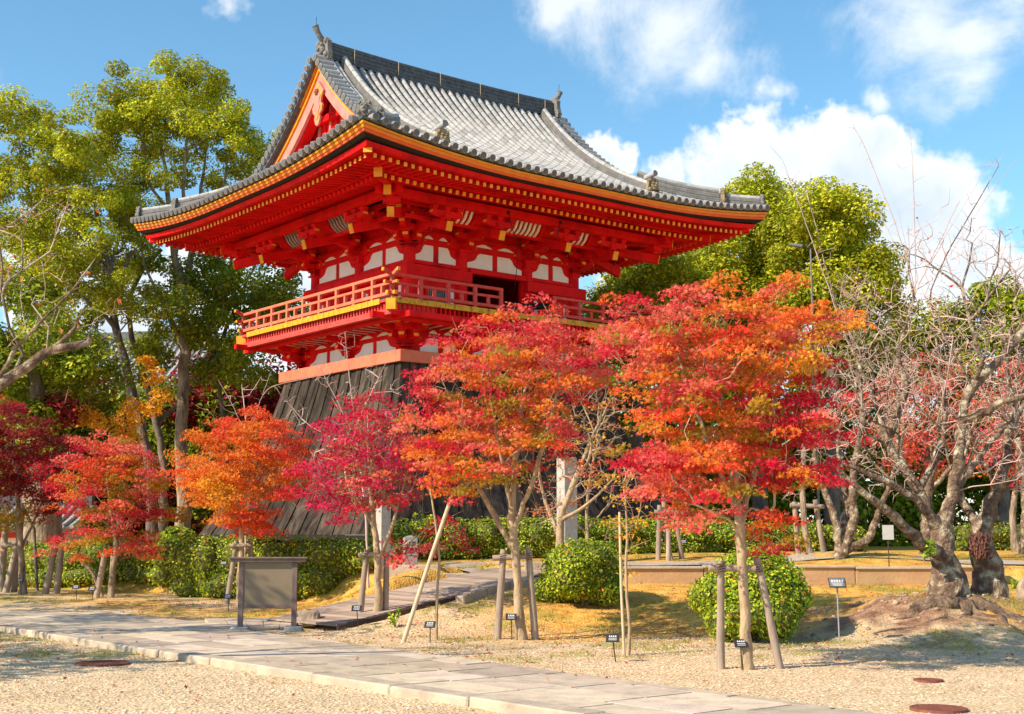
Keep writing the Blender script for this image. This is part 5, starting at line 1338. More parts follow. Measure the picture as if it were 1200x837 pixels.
shade('evergreen_tree', 'low olive tree at the far right behind the pale cherry limb', (1175, 625), 56,
      [(1185, 330, 18), (1160, 345, 20), (1205, 345, 20), (1140, 370, 18), (1180, 375, 26), (1220, 380, 26), (1150, 400, 22), (1200, 410, 26, 'K')],
      [tr((1175, 625, 0, .28), (1176, 500, 0, .22), (1180, 400, 0, .1))], leaf=.2, dens=2.0, kind='K', R_trunk=.28, per=60, spray=.85, group=GB)
shade('evergreen_tree', 'small yellowish tree filling the gap between two evergreens on the right', (1085, 625), 58,
      [(1085, 365, 14), (1060, 380, 16), (1105, 385, 16), (1075, 405, 22, 'K'), (1120, 410, 18, 'K'), (1045, 410, 18, 'K')],
      [tr((1085, 625, 0, .24), (1085, 500, 0, .2), (1083, 420, 0, .1))], leaf=.2, dens=2.0, kind='L', R_trunk=.25, per=60, spray=.85, group=GB)
shade('ginkgo_tree', 'golden yellow leaved tree glowing between the left trunks', (140, 640), 46,
      [(140, 480, 14, 'Y'), (165, 460, 12, 'Y'), (120, 490, 12, 'Y'), (180, 445, 10, 'Y'), (150, 500, 12, 'Y'), (190, 560, 12, 'Y'), (195, 590, 8, 'Y'), (90, 560, 10, 'Y'), (175, 420, 8, 'Y')],
      [tr((140, 640, 0, .12), (142, 580, 0, .1), (145, 520, 0, .07), (150, 470, 0, .03))], leaf=.13, dens=2.4, kind='Y', R_trunk=.12, per=40, spray=.5, trans='leaf')
shade('camphor_tree', 'old broadleaf tree with massive rough trunk behind the left props', (50, 645), 42.5,
      [(20, 340, 22, 'K'), (60, 350, 22, 'K'), (10, 385, 24, 'K'), (50, 395, 26, 'K'), (95, 400, 20, 'K'), (30, 430, 24, 'K'), (75, 435, 22, 'K'), (110, 440, 16, 'K'), (-20, 400, 30, 'K'), (140, 425, 12, 'K'), (15, 460, 18, 'K'), (60, 465, 16, 'K'), (30, 490, 16, 'K'), (62, 500, 14, 'K'), (20, 525, 14, 'K'), (50, 535, 12, 'D'), (75, 480, 12, 'D')],
      [tr((50, 645, 0, .55), (49, 610, 0, .50), (46, 560, 0, .44), (45, 500, 0, .34), (40, 440, 0, .2), (35, 390, 0, .1)), tr((45, 510, 0, .2), (75, 460, .5, .14), (85, 420, .6, .08))],
      leaf=.18, dens=1.6, kind='K', bark='bark', R_trunk=.3, per=50, spray=.7, group=GB)
shade('broadleaf_tree', 'half hidden green tree between the crooked stem and the left balcony corner', (262, 640), 54,
      [(240, 345, 16, 'K'), (270, 355, 18, 'K'), (225, 385, 16, 'K'), (255, 395, 18, 'L'), (285, 420, 18, 'K'), (240, 430, 14, 'K'), (310, 440, 16, 'K'), (170, 390, 12, 'K'), (185, 415, 12, 'K'), (300, 330, 12, 'K'), (330, 340, 12, 'K')],
      [tr((262, 640, 0, .12), (262, 540, 0, .1), (258, 450, 0, .08), (255, 400, 0, .05))], leaf=.18, dens=1.6, kind='K', bark='barkdark', R_trunk=.12, per=52, spray=.7, group=GB)
# row of shaded trees closing off the view under the crowns
k = 0
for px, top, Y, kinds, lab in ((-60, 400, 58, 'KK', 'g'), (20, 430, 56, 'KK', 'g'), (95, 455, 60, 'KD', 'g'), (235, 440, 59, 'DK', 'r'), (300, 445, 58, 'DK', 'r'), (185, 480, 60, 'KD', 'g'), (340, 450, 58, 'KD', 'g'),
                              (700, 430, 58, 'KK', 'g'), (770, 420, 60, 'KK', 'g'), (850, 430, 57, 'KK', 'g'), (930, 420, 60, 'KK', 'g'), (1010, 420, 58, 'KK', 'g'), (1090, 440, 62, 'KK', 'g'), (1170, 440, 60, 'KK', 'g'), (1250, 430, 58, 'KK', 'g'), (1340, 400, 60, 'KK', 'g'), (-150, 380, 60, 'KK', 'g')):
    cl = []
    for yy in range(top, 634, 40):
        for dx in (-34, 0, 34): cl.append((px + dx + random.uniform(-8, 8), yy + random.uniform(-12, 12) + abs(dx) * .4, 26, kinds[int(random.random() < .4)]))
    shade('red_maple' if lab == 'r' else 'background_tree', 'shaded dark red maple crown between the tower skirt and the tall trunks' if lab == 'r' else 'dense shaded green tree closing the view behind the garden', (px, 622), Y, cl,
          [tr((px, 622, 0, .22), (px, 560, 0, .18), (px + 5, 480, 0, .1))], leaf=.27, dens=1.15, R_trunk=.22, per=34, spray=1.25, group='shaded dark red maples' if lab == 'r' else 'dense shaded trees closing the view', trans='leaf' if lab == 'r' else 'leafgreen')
# pale red maples seen through the bare cherries
for px, Y, lab, cl in ((1090, 40, 'soft red maple haze of leaves behind the bare cherry limbs', [(1000, 470, 20), (1030, 450, 18), (1060, 470, 24), (1090, 450, 22), (1080, 500, 26), (1120, 480, 24), (1110, 440, 18), (1040, 500, 22), (1130, 520, 22), (1000, 510, 18), (1060, 530, 22), (1100, 545, 18), (1075, 425, 14)]),
                       (1190, 38, 'brighter red maple behind the right hand cherry limb', [(1160, 460, 20), (1190, 440, 22), (1215, 470, 24), (1170, 500, 22), (1200, 510, 24), (1150, 535, 16), (1190, 550, 20), (1225, 520, 20), (1180, 420, 14), (1240, 450, 30)])):
    maple(lab, (px, 640), Y, [(a, b, r, random.choice('SSPPC')) for a, b, r in cl], [tr((px, 640, 0, .11), (px - 3, 600, 0, .09), (px + 3, 550, 0, .07), (px, 500, 0, .04))], leaf=.12, dens=2.0, per=16, spray=.55, R_trunk=.11, bark='bark', group='pale red maples behind the cherries', depth=.6, twigs=120)

# ---------------- bare cherry trees
def bare(label, base, Y, limbs, clumps, n, R_trunk, group='bare cherry trees', r0=.0055, leafn=0, leafk='R', bark='cherry', twig=.018, cat='tree', name='cherry_tree', long=()):
    b = W(base[0], base[1], Y); gz = ground_z(b.x, Y); root = empty(name, (b.x, Y, gz), 0, label, cat, group); o = np.array([b.x, Y, gz]); sk = Skel()
    for li, limb in enumerate(limbs):
        pts = [np.array(W(px, py, Y + dy)) for px, py, dy, r in limb]; rd = [q[3] for q in limb]
        if li == 0: pts[0][2] = gz - .15; sk.limb(pts, rd, -1, .12, .015); nt = len(sk.p)
        else: j = sk.nearest(pts[0]); sk.limb([sk.p[j]] + pts[1:], rd, j, .12, .015)
    T = []; nlimb = len(sk.p)
    tot = sum(c[2] ** 2 for c in clumps)
    for px, py, r in clumps:
        m = max(2, int(n * r * r / tot)); c = W(px, py, Y); rw = r / FPX * Y
        v = rand_unit(m) * (RNG.random(m) ** .4)[:, None] * rw; v[:, 1] *= 1.3
        T.append(np.array(c) + v)
    T = np.concatenate(T); sel = RNG.random(len(T)); first = T[sel < .07]; second = T[(sel >= .07) & (sel < .3)]; third = T[sel >= .3]
    sk.grow(first, .22, .55, .012, .05, int(nt * .5), .06); sk.grow(second, .16, .22, .008, .10, int(nt * .6), .05); sk.grow(third, .12, .06, .005, .12, int(nt * .6), .04)
    for px, py, dy in long:     # long straight shoots
        t = np.array([W(px, py, Y + dy)]); sk.grow(t, .2, .5, .006, .10, nt, .03, upto=nlimb); q0 = len(sk.p)
        last = len(sk.p) - 1; ch = []
        while last > 0 and len(ch) < 9: ch.append(last); last = sk.par[last]
        ex = np.array([sk.p[random.choice(ch)] + rand_unit(1)[0] * np.array([.3, .2, .12]) + np.array([0, 0, random.uniform(.12, .4)]) for _ in range(12)]); sk.grow(ex, .12, 0, .004, .1, nt, .05)
    sk.p = [p - o for p in sk.p]; sk.mesh('trunk', M[bark], r0, R_trunk, root, M['twig'], twig, rough=.13, flare=.45)
    if leafn:
        idx = RNG.integers(0, len(T), leafn); pos = T[idx] + RNG.normal(size=(leafn, 3)) * .12 - o
        nr = RNG.normal(size=(leafn, 3)); leaves('crown', pos, nr, .075 * RNG.uniform(.6, 1.2, leafn), pick(leafk, leafn), OVAL, M['leaf'], root)
    return root
big = bare('old lichened cherry with forked bare limbs rooted on the earth mound', (1112, 698), 21.6,
     [tr((1112, 698, 0, .29), (1110, 670, 0, .235), (1104, 640, 0, .20), (1106, 610, 0, .13), (1118, 572, 0, .10), (1124, 530, 0, .088), (1130, 475, 0, .075), (1142, 450, 0, .085), (1168, 425, 0, .07), (1200, 388, .2, .06), (1230, 340, .3, .04)),
      tr((1130, 490, 0, .07), (1150, 484, -.2, .065), (1183, 468, -.4, .055), (1215, 462, -.5, .04)),
      tr((1104, 635, 0, .12), (1092, 608, .2, .10), (1070, 566, .3, .085), (1048, 535, .4, .075), (1036, 508, .5, .065), (1028, 480, .6, .04), (1012, 440, .7, .035), (985, 380, .8, .02)),
      tr((1040, 515, .5, .08), (1052, 478, .3, .07), (1062, 455, .2, .06), (1054, 415, .1, .03), (1070, 350, 0, .02)),
      tr((1106, 650, 0, .13), (1084, 640, -.4, .11), (1062, 620, -.6, .085), (1040, 600, -.8, .075), (1010, 575, -.9, .05), (975, 545, -1, .03)),
      tr((1100, 620, 0, .10), (1068, 582, -.3, .06), (1035, 563, -.4, .055), (1000, 548, -.5, .035), (960, 530, -.6, .02)),
      tr((1075, 575, .3, .06), (1100, 530, .8, .05), (1108, 480, 1, .035), (1100, 420, 1.1, .022), (1090, 350, 1.1, .014)),
      tr((1116, 580, 0, .06), (1140, 545, .5, .055), (1160, 520, .6, .05), (1185, 490, .8, .045), (1215, 430, 1, .03))],
     [(1040, 470, 50), (1090, 420, 50), (1000, 430, 40), (1060, 360, 50), (1120, 350, 45), (1160, 400, 40), (1190, 300, 40), (1010, 350, 35), (1150, 290, 40), (1080, 290, 35), (985, 500, 40), (1190, 470, 30), (1040, 560, 30), (970, 470, 25), (1120, 500, 35), (1180, 540, 30)],
     2300, .075, leafn=40, r0=.0042, long=((1068, 170, .2), (1052, 245, 0), (1170, 195, .3), (1010, 165, .4), (945, 225, .3), (1125, 235, 0), (1195, 180, 0), (1145, 215, -.3), (918, 190, .8), (1030, 250, .6)))
bare('hollow cherry stub with torn reddish heartwood beside the forked cherry', (1158, 692), 22.2,
     [tr((1160, 694, 0, .27), (1158, 665, 0, .24), (1150, 640, 0, .20), (1154, 612, 0, .15), (1162, 590, 0, .12), (1170, 570, 0, .085), (1178, 540, 0, .08), (1185, 500, .1, .07), (1205, 470, .2, .05)),
      tr((1168, 575, 0, .05), (1190, 560, -.2, .045), (1215, 530, -.3, .035)), tr((1150, 625, 0, .08), (1130, 590, .3, .07), (1125, 560, .4, .05), (1140, 500, .5, .03))],
     [(1180, 500, 30), (1200, 430, 35), (1150, 540, 20), (1200, 560, 25), (1130, 500, 20)], 420, .09, r0=.0045)
# torn heartwood
mb = MB(); c0 = W(1147, 640, 21.75)
HWM = pm('torn_heartwood', (.24, .10, .065), (.08, .035, .025), 12, .9, .8, 40)
blob_mesh(mb, tuple(c0 + Vector((0, .0, 0))), (.17, .10, .22), HWM, 14, 10, 2.0)
for i in range(120):
    a = random.uniform(-1, 1); h = random.uniform(-.22, .2); p = c0 + Vector((a * .17, -.06 - .07 * cos(a * 1.5) + random.uniform(-.02, .02), h)); q = p + Vector((random.uniform(-.07, .07), random.uniform(-.03, .02), random.uniform(-.02, .13)))
    mb.tube([p, q], [random.uniform(.010, .022), .003], HWM, 5, False)
hw = bpy.data.objects['cherry_tree.001']; hwo = mb.build('heartwood'); hwo.parent = hw; hwo.location = -hw.location
bare('cluster of mossy cherry stems on a low mound behind the tall sign', (998, 660), 29.5,
     [tr((985, 662, 0, .12), (982, 630, 0, .095), (976, 600, 0, .085), (965, 570, 0, .065), (955, 530, 0, .045), (960, 470, 0, .04), (950, 400, 0, .02)), tr((990, 650, 0, .12), (998, 620, 0, .11), (1000, 580, 0, .095), (1002, 540, 0, .07), (1010, 480, 0, .045), (1000, 400, 0, .03)),
      tr((1002, 655, 0, .11), (1018, 630, 0, .09), (1030, 600, 0, .07), (1045, 560, 0, .05), (1060, 500, 0, .04)), tr((984, 640, 0, .1), (992, 600, .3, .09), (985, 550, .4, .07), (980, 490, .5, .04))],
     [(960, 480, 35), (1000, 440, 40), (1040, 480, 35), (980, 390, 35), (1030, 400, 35), (950, 540, 22), (1010, 540, 25), (1000, 340, 30), (1060, 430, 30), (925, 580, 14)], 1700, .055, r0=.005, leafn=60)
bare('far cherry with pale thin limbs in the gap behind the old forked cherry', (1085, 645), 34,
     [tr((1085, 645, 0, .16), (1085, 610, 0, .13), (1088, 570, 0, .1), (1100, 520, 0, .07), (1105, 460, 0, .04)), tr((1086, 600, 0, .08), (1065, 560, 0, .07), (1050, 510, 0, .04)), tr((1088, 580, 0, .07), (1120, 540, 0, .06), (1145, 490, 0, .04))],
     [(1080, 480, 45), (1130, 450, 45), (1050, 440, 35), (1110, 400, 35), (1150, 510, 30), (1040, 520, 25)], 1500, .08, r0=.0065, leafn=160, leafk='P')
bare('twiggy cherry at the right frame edge with reddish fine branches', (1205, 650), 33,
     [tr((1205, 650, 0, .18), (1203, 600, 0, .14), (1200, 550, 0, .1), (1185, 480, 0, .06), (1180, 420, 0, .04)), tr((1203, 590, 0, .09), (1225, 540, 0, .07), (1240, 470, 0, .04))],
     [(1180, 460, 40), (1210, 400, 40), (1170, 380, 30), (1220, 480, 40), (1190, 320, 28)], 1300, .08, r0=.0065, leafn=60)
bare('bare cherry reaching in from the left edge with lichened broken limb', (-330, 800), 15.5,
     [tr((-330, 800, 0, .14), (-310, 700, 0, .12), (-240, 610, 0, .11), (-130, 540, 0, .11), (-40, 475, 0, .085), (0, 452, 0, .07), (30, 432, 0, .062), (55, 415, 0, .055), (75, 408, 0, .05), (104, 402, 0, .042)),
      tr((55, 418, 0, .04), (70, 402, 0, .035), (87, 385, 0, .028)), tr((-40, 475, 0, .05), (0, 440, -.3, .03), (18, 410, -.3, .024), (45, 380, -.4, .018), (80, 345, -.5, .013), (112, 302, -.5, .008)),
      tr((-130, 540, 0, .06), (-130, 420, .3, .045), (-90, 330, .4, .03), (-30, 285, .4, .018), (20, 258, .4, .012), (70, 222, .4, .010), (110, 222, .4, .005)), tr((-100, 440, .3, .03), (-20, 380, -.5, .018), (2, 330, -.5, .014), (0, 290, -.5, .015))],
     [(20, 250, 26), (70, 240, 26), (10, 330, 30), (50, 370, 28), (90, 330, 26), (140, 360, 22), (60, 300, 24), (110, 380, 22), (-40, 300, 60), (-80, 220, 70), (-140, 320, 80), (20, 400, 20)], 620, .045, r0=.003, leafn=150, leafk='B', twig=.014, group=None)
bare('thin leafless shoots rising from the orange maple behind the board', (286, 700), 31.2,
     [tr((286, 700, 0, .02), (288, 600, 0, .016), (288, 500, 0, .012), (283, 450, 0, .008)), tr((288, 520, 0, .010), (305, 470, 0, .008), (318, 435, 0, .005)), tr((288, 510, 0, .009), (270, 470, 0, .007), (255, 445, 0, .005))],
     [(285, 460, 18), (270, 470, 14), (305, 450, 14), (340, 465, 14), (380, 440, 10), (400, 410, 12)], 60, .03, r0=.006, group=None, name='bare_shrub', bark='twig', cat='shrub')
bare('leafless small tree with pale twigs in front of the tower sill corner', (432, 690), 27.5,
     [tr((432, 690, 0, .02), (428, 600, 0, .018), (416, 500, 0, .014), (408, 430, 0, .009), (404, 390, 0, .007)), tr((413, 520, 0, .018), (390, 460, 0, .01), (372, 425, 0, .006)), tr((413, 500, 0, .018), (440, 450, 0, .01), (455, 420, 0, .006)), tr((413, 530, 0, .015), (365, 500, 0, .01), (335, 470, 0, .006))],
     [(405, 400, 14), (380, 440, 16), (440, 440, 18), (410, 460, 20), (350, 485, 16), (465, 455, 14), (420, 500, 20), (370, 530, 18), (460, 490, 14)], 240, .035, r0=.0045, group=None, name='bare_tree', bark='twig')
bare('pale twiggy thicket between the stone pillar and the small props', (690, 668), 28,
     [tr((690, 668, 0, .04), (688, 620, 0, .035), (690, 570, 0, .025), (700, 520, 0, .015)), tr((689, 630, 0, .02), (665, 600, 0, .015), (640, 575, 0, .008)), tr((689, 620, 0, .02), (720, 585, 0, .015), (750, 570, 0, .008))],
     [(650, 590, 20), (690, 570, 24), (730, 580, 20), (640, 610, 14), (700, 520, 24), (745, 560, 16), (680, 450, 22), (660, 520, 20)], 380, .04, r0=.0045, group=None, name='bare_shrub', bark='barkpale', cat='shrub')
# two leafy garden trees standing just out of view on the left: they shade the path there
for bx, by, sc, z0, lab in ((-12.6, 20.3, 1.35, .6, 'leafy tree on the near side of the path outside the view'), (-14.7, 25.6, 1.35, .6, 'leafy tree on the far side of the path outside the view'),
                            (-17.4, 31.5, 1.25, -.6, 'leafy tree beside the props outside the view'), (-13.6, 14.0, 1.0, .2, 'leafy tree nearest the gravel outside the view')):
    p = 600 + bx / by * FPX
    cl = [(p + dx * sc / by * FPX, 627 - (z + z0 - 1.6) / by * FPX, .85 / by * FPX, 'K') for dx, z in ((-1.5, 3.5), (0, 3.2), (1.5, 3.6), (-1.8, 4.7), (0, 4.5), (1.8, 4.8), (-.9, 5.8), (.9, 5.9), (0, 6.6))]
    shade('garden_tree', lab, (p, 770), by, cl, [tr((p, 770, 0, .13), (p, 700, 0, .12), (p, 500, 0, .09), (p, 350, 0, .06))], leaf=.16, dens=.040, permul=1.8, R_trunk=.12, per=120, spray=.85, bark='bark', depth=.9)

# ---------------- roots of the old cherry
mb = MB()
def gpt(x, y, h=0.0): return Vector((x, y, ground_z(x, y) + h))
rc = (7.15, 21.4)
for a, ln, r in ((-2.45, 2.3, .05), (-2.1, 1.8, .045), (-1.0, 2.1, .045), (-.3, 2.2, .05), (-2.65, 2.1, .10), (-2.2, 1.0, .13), (-1.6, .9, .12), (-1.25, 1.5, .10), (-.75, 1.2, .12), (-.45, 2.2, .10), (3.0, 1.4, .09)):
    pts = []; rad = []; aa = a
    for i in range(9):
        t = i / 8; d = .22 + t * ln; aa += random.uniform(-.22, .22); x = rc[0] + cos(aa) * d; y = rc[1] + sin(aa) * d
        pts.append(gpt(x, y, -.01 * (1 - t) + random.uniform(-.06, .02) - .03 * t)); rad.append(r * .9 * (1 - .75 * t) + .012)
    pts = [p - Vector(big.location) for p in pts]; mb.tube(pts, rad, M['root'], 8, True, True, noise=.22)
mb.build('roots', big)
# ================================================================ TREE PROPS, POLES
def log(mb, a, b, r0, r1, mat, n=8):
    pts = [Vector(a).lerp(Vector(b), t) + Vector((random.uniform(-1, 1), random.uniform(-1, 1), 0)) * .005 for t in (0, .3, .6, 1)]
    mb.tube(pts, [r0 + (r1 - r0) * t for t in (0, .3, .6, 1)], mat, n, True, True, noise=.06)
def foot(px, py, Y): x = (px - 600) / FPX * Y; return Vector((x, Y, ground_z(x, Y) - .05))
def prop(label, Y, posts, bar=None, r=.042, group='timber tree props', rope=True, ybar=-.05):
    f0 = foot(posts[0][0], posts[0][1], Y); root = empty('tree_prop', tuple(f0), 0, label, 'tree prop', group)
    for px0, py0, px1, py1, dy in posts:
        mb = MB(); a = foot(px0, py0, Y + dy); b = W(px1, py1, Y + dy * .4); log(mb, a - f0, b - f0, r * 1.05, r * .9, M['post'], 10); mb.build('post', root, loc=None)
    if bar:
        x0, y0, x1, y1 = bar; mb = MB(); log(mb, W(x0, y0, Y + ybar) - f0, W(x1, y1, Y + ybar) - f0, r * .85, r * .8, M['post'], 10); mb.build('crossbar', root)
        if rope:
            for px0, py0, px1, py1, dy in posts[:2]:
                mb = MB(); t = (y0 - py0) / (py1 - py0); px = px0 + (px1 - px0) * t; c = W(px, (y0 + y1) / 2, Y + ybar * .5) - f0
                for k in range(4): mb.tube([c + Vector((-.045 + .0 * k, -.07, -.045 + .03 * k)), c + Vector((.045, -.07, -.03 + .03 * k))], .006, M['deckdark'], 5)
                mb.build('binding', root)
prop('weathered timber prop bracing the orange and red maple before the round bush', 16.3, [(839, 776, 845, 657, 0), (908, 781, 887, 654, 0)], (831, 665, 894, 667), .050)
prop('short timber prop around the trunk of the broad central maple', 20.7, [(583, 749, 590, 644, 0), (627, 751, 619, 641, 0)], (577, 654, 624, 652), .055)
prop('timber prop holding the slender magenta maple by the board', 24.1, [(424, 733, 430, 644, 0), (454, 733, 453, 649, 0)], (420, 651, 463, 648), .055)
prop('pale timber prop half hidden behind the information board', 30.0, [(271, 711, 277, 634, 0), (297, 711, 294, 632, .3)], (269, 640, 295, 639), .060)
prop('pair of grey posts beneath the splayed red and olive maple', 32.6, [(120, 703, 123, 648, 0), (137, 703, 133, 650, 0)], None, .075)
prop('tall pair of grey posts left of the splayed maple', 34.6, [(61, 697, 67, 628, 0), (74, 698, 73, 630, 0)], (60, 640, 80, 638), .09)
prop('group of bare grey posts under the wine red maple at the left edge', 35.5, [(10, 692, 7, 608, 0), (25, 692, 26, 596, .3), (15, 694, 20, 640, -.3)], (2, 640, 32, 636), .09)
prop('small three legged prop on the upper terrace before the straight hedge', 31.5, [(769, 655, 773, 592, 0), (797, 654, 790, 596, .3), (781, 656, 783, 620, -.2)], (767, 600, 800, 601), .06)
prop('pair of tall grey posts near the low dark hedge on the right terrace', 33.5, [(932, 648, 931, 588, 0), (962, 650, 955, 586, .3)], (926, 592, 966, 594), .07)
def single(name, label, cat, pts, Y, r0, r1, mat, group=None, n=8):
    f0 = foot(pts[0][0], pts[0][1], Y); P = [Vector((0, 0, 0))] + [W(px, py, Y + (q[2] if len(q) > 2 else 0)) - f0 for px, py, *q in [(p[0], p[1], *p[2:]) for p in pts[1:]]] if False else [Vector((0, 0, 0))] + [W(p[0], p[1], Y + (p[2] if len(p) > 2 else 0)) - f0 for p in pts[1:]]
    mb = MB(); m = len(P); mb.tube(P, [r0 + (r1 - r0) * i / (m - 1) for i in range(m)], mat, n, True, True, noise=.04); o = mb.build(name, None, loc=tuple(f0)); return tag(o, label, cat, group)
single('support_pole', 'long pale bamboo pole leaning up into the central maple', 'pole', [(474, 753), (500, 668, .1), (529, 583, .3)], 20.4, .036, .030, M['palepole'])
single('support_pole', 'long grey pole slanting down from the splayed red maple', 'pole', [(128, 696), (108, 670, .1), (88, 650, .1)], 33.2, .045, .04, M['post'])
single('support_pole', 'thin dark pole slanting across the big trunk at the left', 'pole', [(52, 642), (40, 620, 0), (25, 590, 0)], 36.4, .045, .04, M['barkdark']).location.z += 0
single('support_pole', 'upright slim stake beside the yellow sapling', 'pole', [(729, 768), (728, 690), (726, 600)], 18.0, .020, .017, M['palepole'])
single('young_tree', 'curved bare young stem just right of the leaning bamboo pole', 'young tree', [(513, 750), (512, 700), (515, 655), (510, 610), (503, 565)], 20.6, .024, .014, M['barkpale'])
single('young_tree', 'straight pale brown trunk beside the right terrace posts', 'young tree', [(947, 652), (943, 620), (940, 575), (942, 520)], 33.0, .09, .06, M['bark'])
single('young_tree', 'smooth pale trunk held by the three legged terrace prop', 'young tree', [(784, 655), (781, 630), (778, 590), (776, 560)], 31.6, .065, .05, M['barkpale'])

# ---- information board
def info_board():
    Y = 22.4; zb = .02; xl = (287.5 - 600) / FPX * Y; xr = (348.5 - 600) / FPX * Y
    root = empty('information_board', ((xl + xr) / 2, Y, 0), radians(4), 'blank tan information board in a brown timber frame with capped top', 'notice board')
    w = xr - xl; zt = 1.165
    for sg in (-1, 1):
        mb = MB(); mb.box((sg * w / 2, 0, (zt + .06) / 2), (.085, .075, zt - .06), M['board']); mb.build('post', root, .005)
        mb = MB(); mb.box((sg * w / 2, .0, .045), (.30, .26, .10), M['stonegrey']); mb.build('stone_base', root, .02)
    mb = MB(); mb.box((0, 0, zt + .022), (w + .36, .20, .055), M['board']); mb.box((0, 0, zt + .062), (w + .42, .26, .026), M['board']); mb.build('cap_rail', root, .006)
    mb = MB(); mb.box((0, 0, .42), (w - .08, .055, .06), M['board']); mb.build('lower_rail', root, .004)
    mb = MB(); mb.box((0, -.004, (zt + .45) / 2), (w - .085, .035, zt - .452), M['panel']); mb.build('panel', root)
info_board()
def rock(label, p, size, mat, seed=1, name='rock', cat='rock', rz=0):
    random.seed(seed); V = []; n = 10; m = 7
    for i in range(m + 1):
        th = pi * i / m
        for k in range(n):
            ph = 2 * pi * k / n; sx, sy, sz = [abs(a) ** .55 * (1 if a > 0 else -1) for a in (sin(th) * cos(ph), sin(th) * sin(ph), cos(th))]
            q = 1 + random.uniform(-.09, .09); V.append((sx * size[0] / 2 * q, sy * size[1] / 2 * q, sz * size[2] / 2 * q + size[2] * .38))
    mb = MB(); mb.add(V, [(i * n + k, (i + 1) * n + k, (i + 1) * n + (k + 1) % n, i * n + (k + 1) % n) for i in range(m) for k in range(n)], mat)
    o = mb.build(name, loc=tuple(p), rot=(0, .12, rz)); tag(o, label, cat)
q = G(361, 734); rock('blocky tan rock lying against the right foot of the board', (q.x, q.y, .03), (.38, .32, .30), M['rock'], 3)
q = on_ground(500, 690); 
random.seed(21)
# ---- ramp
Ln, Rn, Lf, Rf = Vector((-4.44, 24.5, .10)), Vector((-2.98, 22.75, .10)), Vector((-.42, 29.6, .90)), Vector((.80, 27.9, .86))
root = empty('wooden_ramp', tuple(Rn * 1.0), 0, 'long grey boardwalk ramp rising behind the props to the terrace', 'ramp')
mb = MB(); nb = 44
for i in range(nb):
    t0, t1 = i / nb + .0012, (i + 1) / nb - .0012; g = random.uniform(.62, 1.15); A_, B_, C_, D_ = Ln.lerp(Lf, t0), Rn.lerp(Rf, t0), Rn.lerp(Rf, t1), Ln.lerp(Lf, t1)
    V = [p - Rn + Vector((0, 0, random.uniform(-.002, .002))) for p in (A_, B_, C_, D_)]; V += [p - Vector((0, 0, .035)) for p in V]
    mb.add(V, [(0, 1, 2, 3), (4, 7, 6, 5), (0, 4, 5, 1), (1, 5, 6, 2), (2, 6, 7, 3), (3, 7, 4, 0)], M['deck'], col=(g, g * .98, g * .95))
mb.build('deck', root)
mb = MB()
for a, b in ((Rn, Rf),): mb.beam(a - Rn + Vector((.03, -.03, -.10)), b - Rn + Vector((.03, -.03, -.10)), .05, .16, M['deckdark'])
mb.build('side_board', root)
mb = MB()
for a, b in ((Ln, Lf),): mb.beam(a - Rn + Vector((-.03, .03, -.10)), b - Rn + Vector((-.03, .03, -.10)), .05, .13, M['board'])
mb.build('side_board', root)
for i in range(1, 7):
    p = Rn.lerp(Rf, i / 7); g = ground_z(p.x, p.y)
    if p.z - .16 - g > .05: mb = MB(); mb.box((p.x - Rn.x, p.y - Rn.y + .08, (g + p.z - .16) / 2 - Rn.z - .05), (.14, .14, p.z - .06 - g), M['stonegrey']); mb.build('footing', root)
# stone edging beside the ramp
mb = MB()
for i in range(7):
    a = Vector((-.95 + i * .42, 24.3 + i * .62, 0)); b = Vector((-.95 + (i + .97) * .42, 24.3 + (i + .97) * .62, 0)); a.z = ground_z(a.x, a.y) + .03; b.z = ground_z(b.x, b.y) + .03
    mb.beam(a, b, .20, .22, M['kerb'])
tag(mb.build('edging_stones', bevel=.02), 'line of rough edging stones along the open side of the ramp', 'edging')

# ---- standing stones
def pillar(label, px, top, Y, w, mat, rz, name='stone_pillar', cat='stone pillar', taper=.96, peak=.04):
    x = (px - 600) / FPX * Y; g = ground_z(x, Y) - .1; zt = W(px, top, Y).z; h = zt - g; mb = MB()
    mb.box((0, 0, h / 2), (w, w, h), mat, taper=taper); hw = w / 2 * taper
    mb.add([(-hw, -hw, h), (hw, -hw, h), (hw, hw, h), (-hw, hw, h), (0, 0, h + peak)], [(0, 1, 4), (1, 2, 4), (2, 3, 4), (3, 0, 4)], mat)
    o = mb.build(name, loc=(x, Y, g), rot=(0, 0, rz), bevel=.01); tag(o, label, cat); return o, h
pillar('tall square granite pillar just behind the magenta maple trunk', 450, 588, 29.3, .26, M['stone'], radians(38))
o_, h_ = pillar('short grey green stone marker with carved characters beside the granite pillar', 482, 630, 29.2, .30, M['stonegrey'], radians(12), 'stone_marker', 'stone marker', peak=.05)
# carved strokes on the marker face (two characters, the lower ones hidden by leaves)
mb = MB(); f = .148
def stroke(x0, z0, x1, z1, w=.014): mb.beam((x0, -f, z0), (x1, -f, z1), .006, w, M['signdark'], up=(0, 0, 1) if abs(x1 - x0) > abs(z1 - z0) else (1, 0, 0))
zc = h_ - .13
for s_ in ((-.075, zc + .02, -.01, zc + .02), (-.045, zc + .05, -.05, zc - .07), (-.075, zc - .015, -.05, zc + .01), (-.05, zc - .02, -.015, zc - .04), (.01, zc + .035, .085, zc + .035), (.08, zc + .035, .07, zc - .07), (.04, zc + .03, .01, zc - .06), (.055, zc - .065, .07, zc - .07)): stroke(*s_)
zc -= .20
for s_ in ((-.07, zc + .04, .07, zc + .04), (-.07, zc, .07, zc), (0, zc + .07, 0, zc - .07), (-.05, zc - .06, .05, zc - .06)): stroke(*s_)
cv = mb.build('carved_character', o_)
pillar('tallest pale stone pillar standing in the hedge by the half bare maple', 664, 537, 30.6, .36, M['stone'], radians(30))

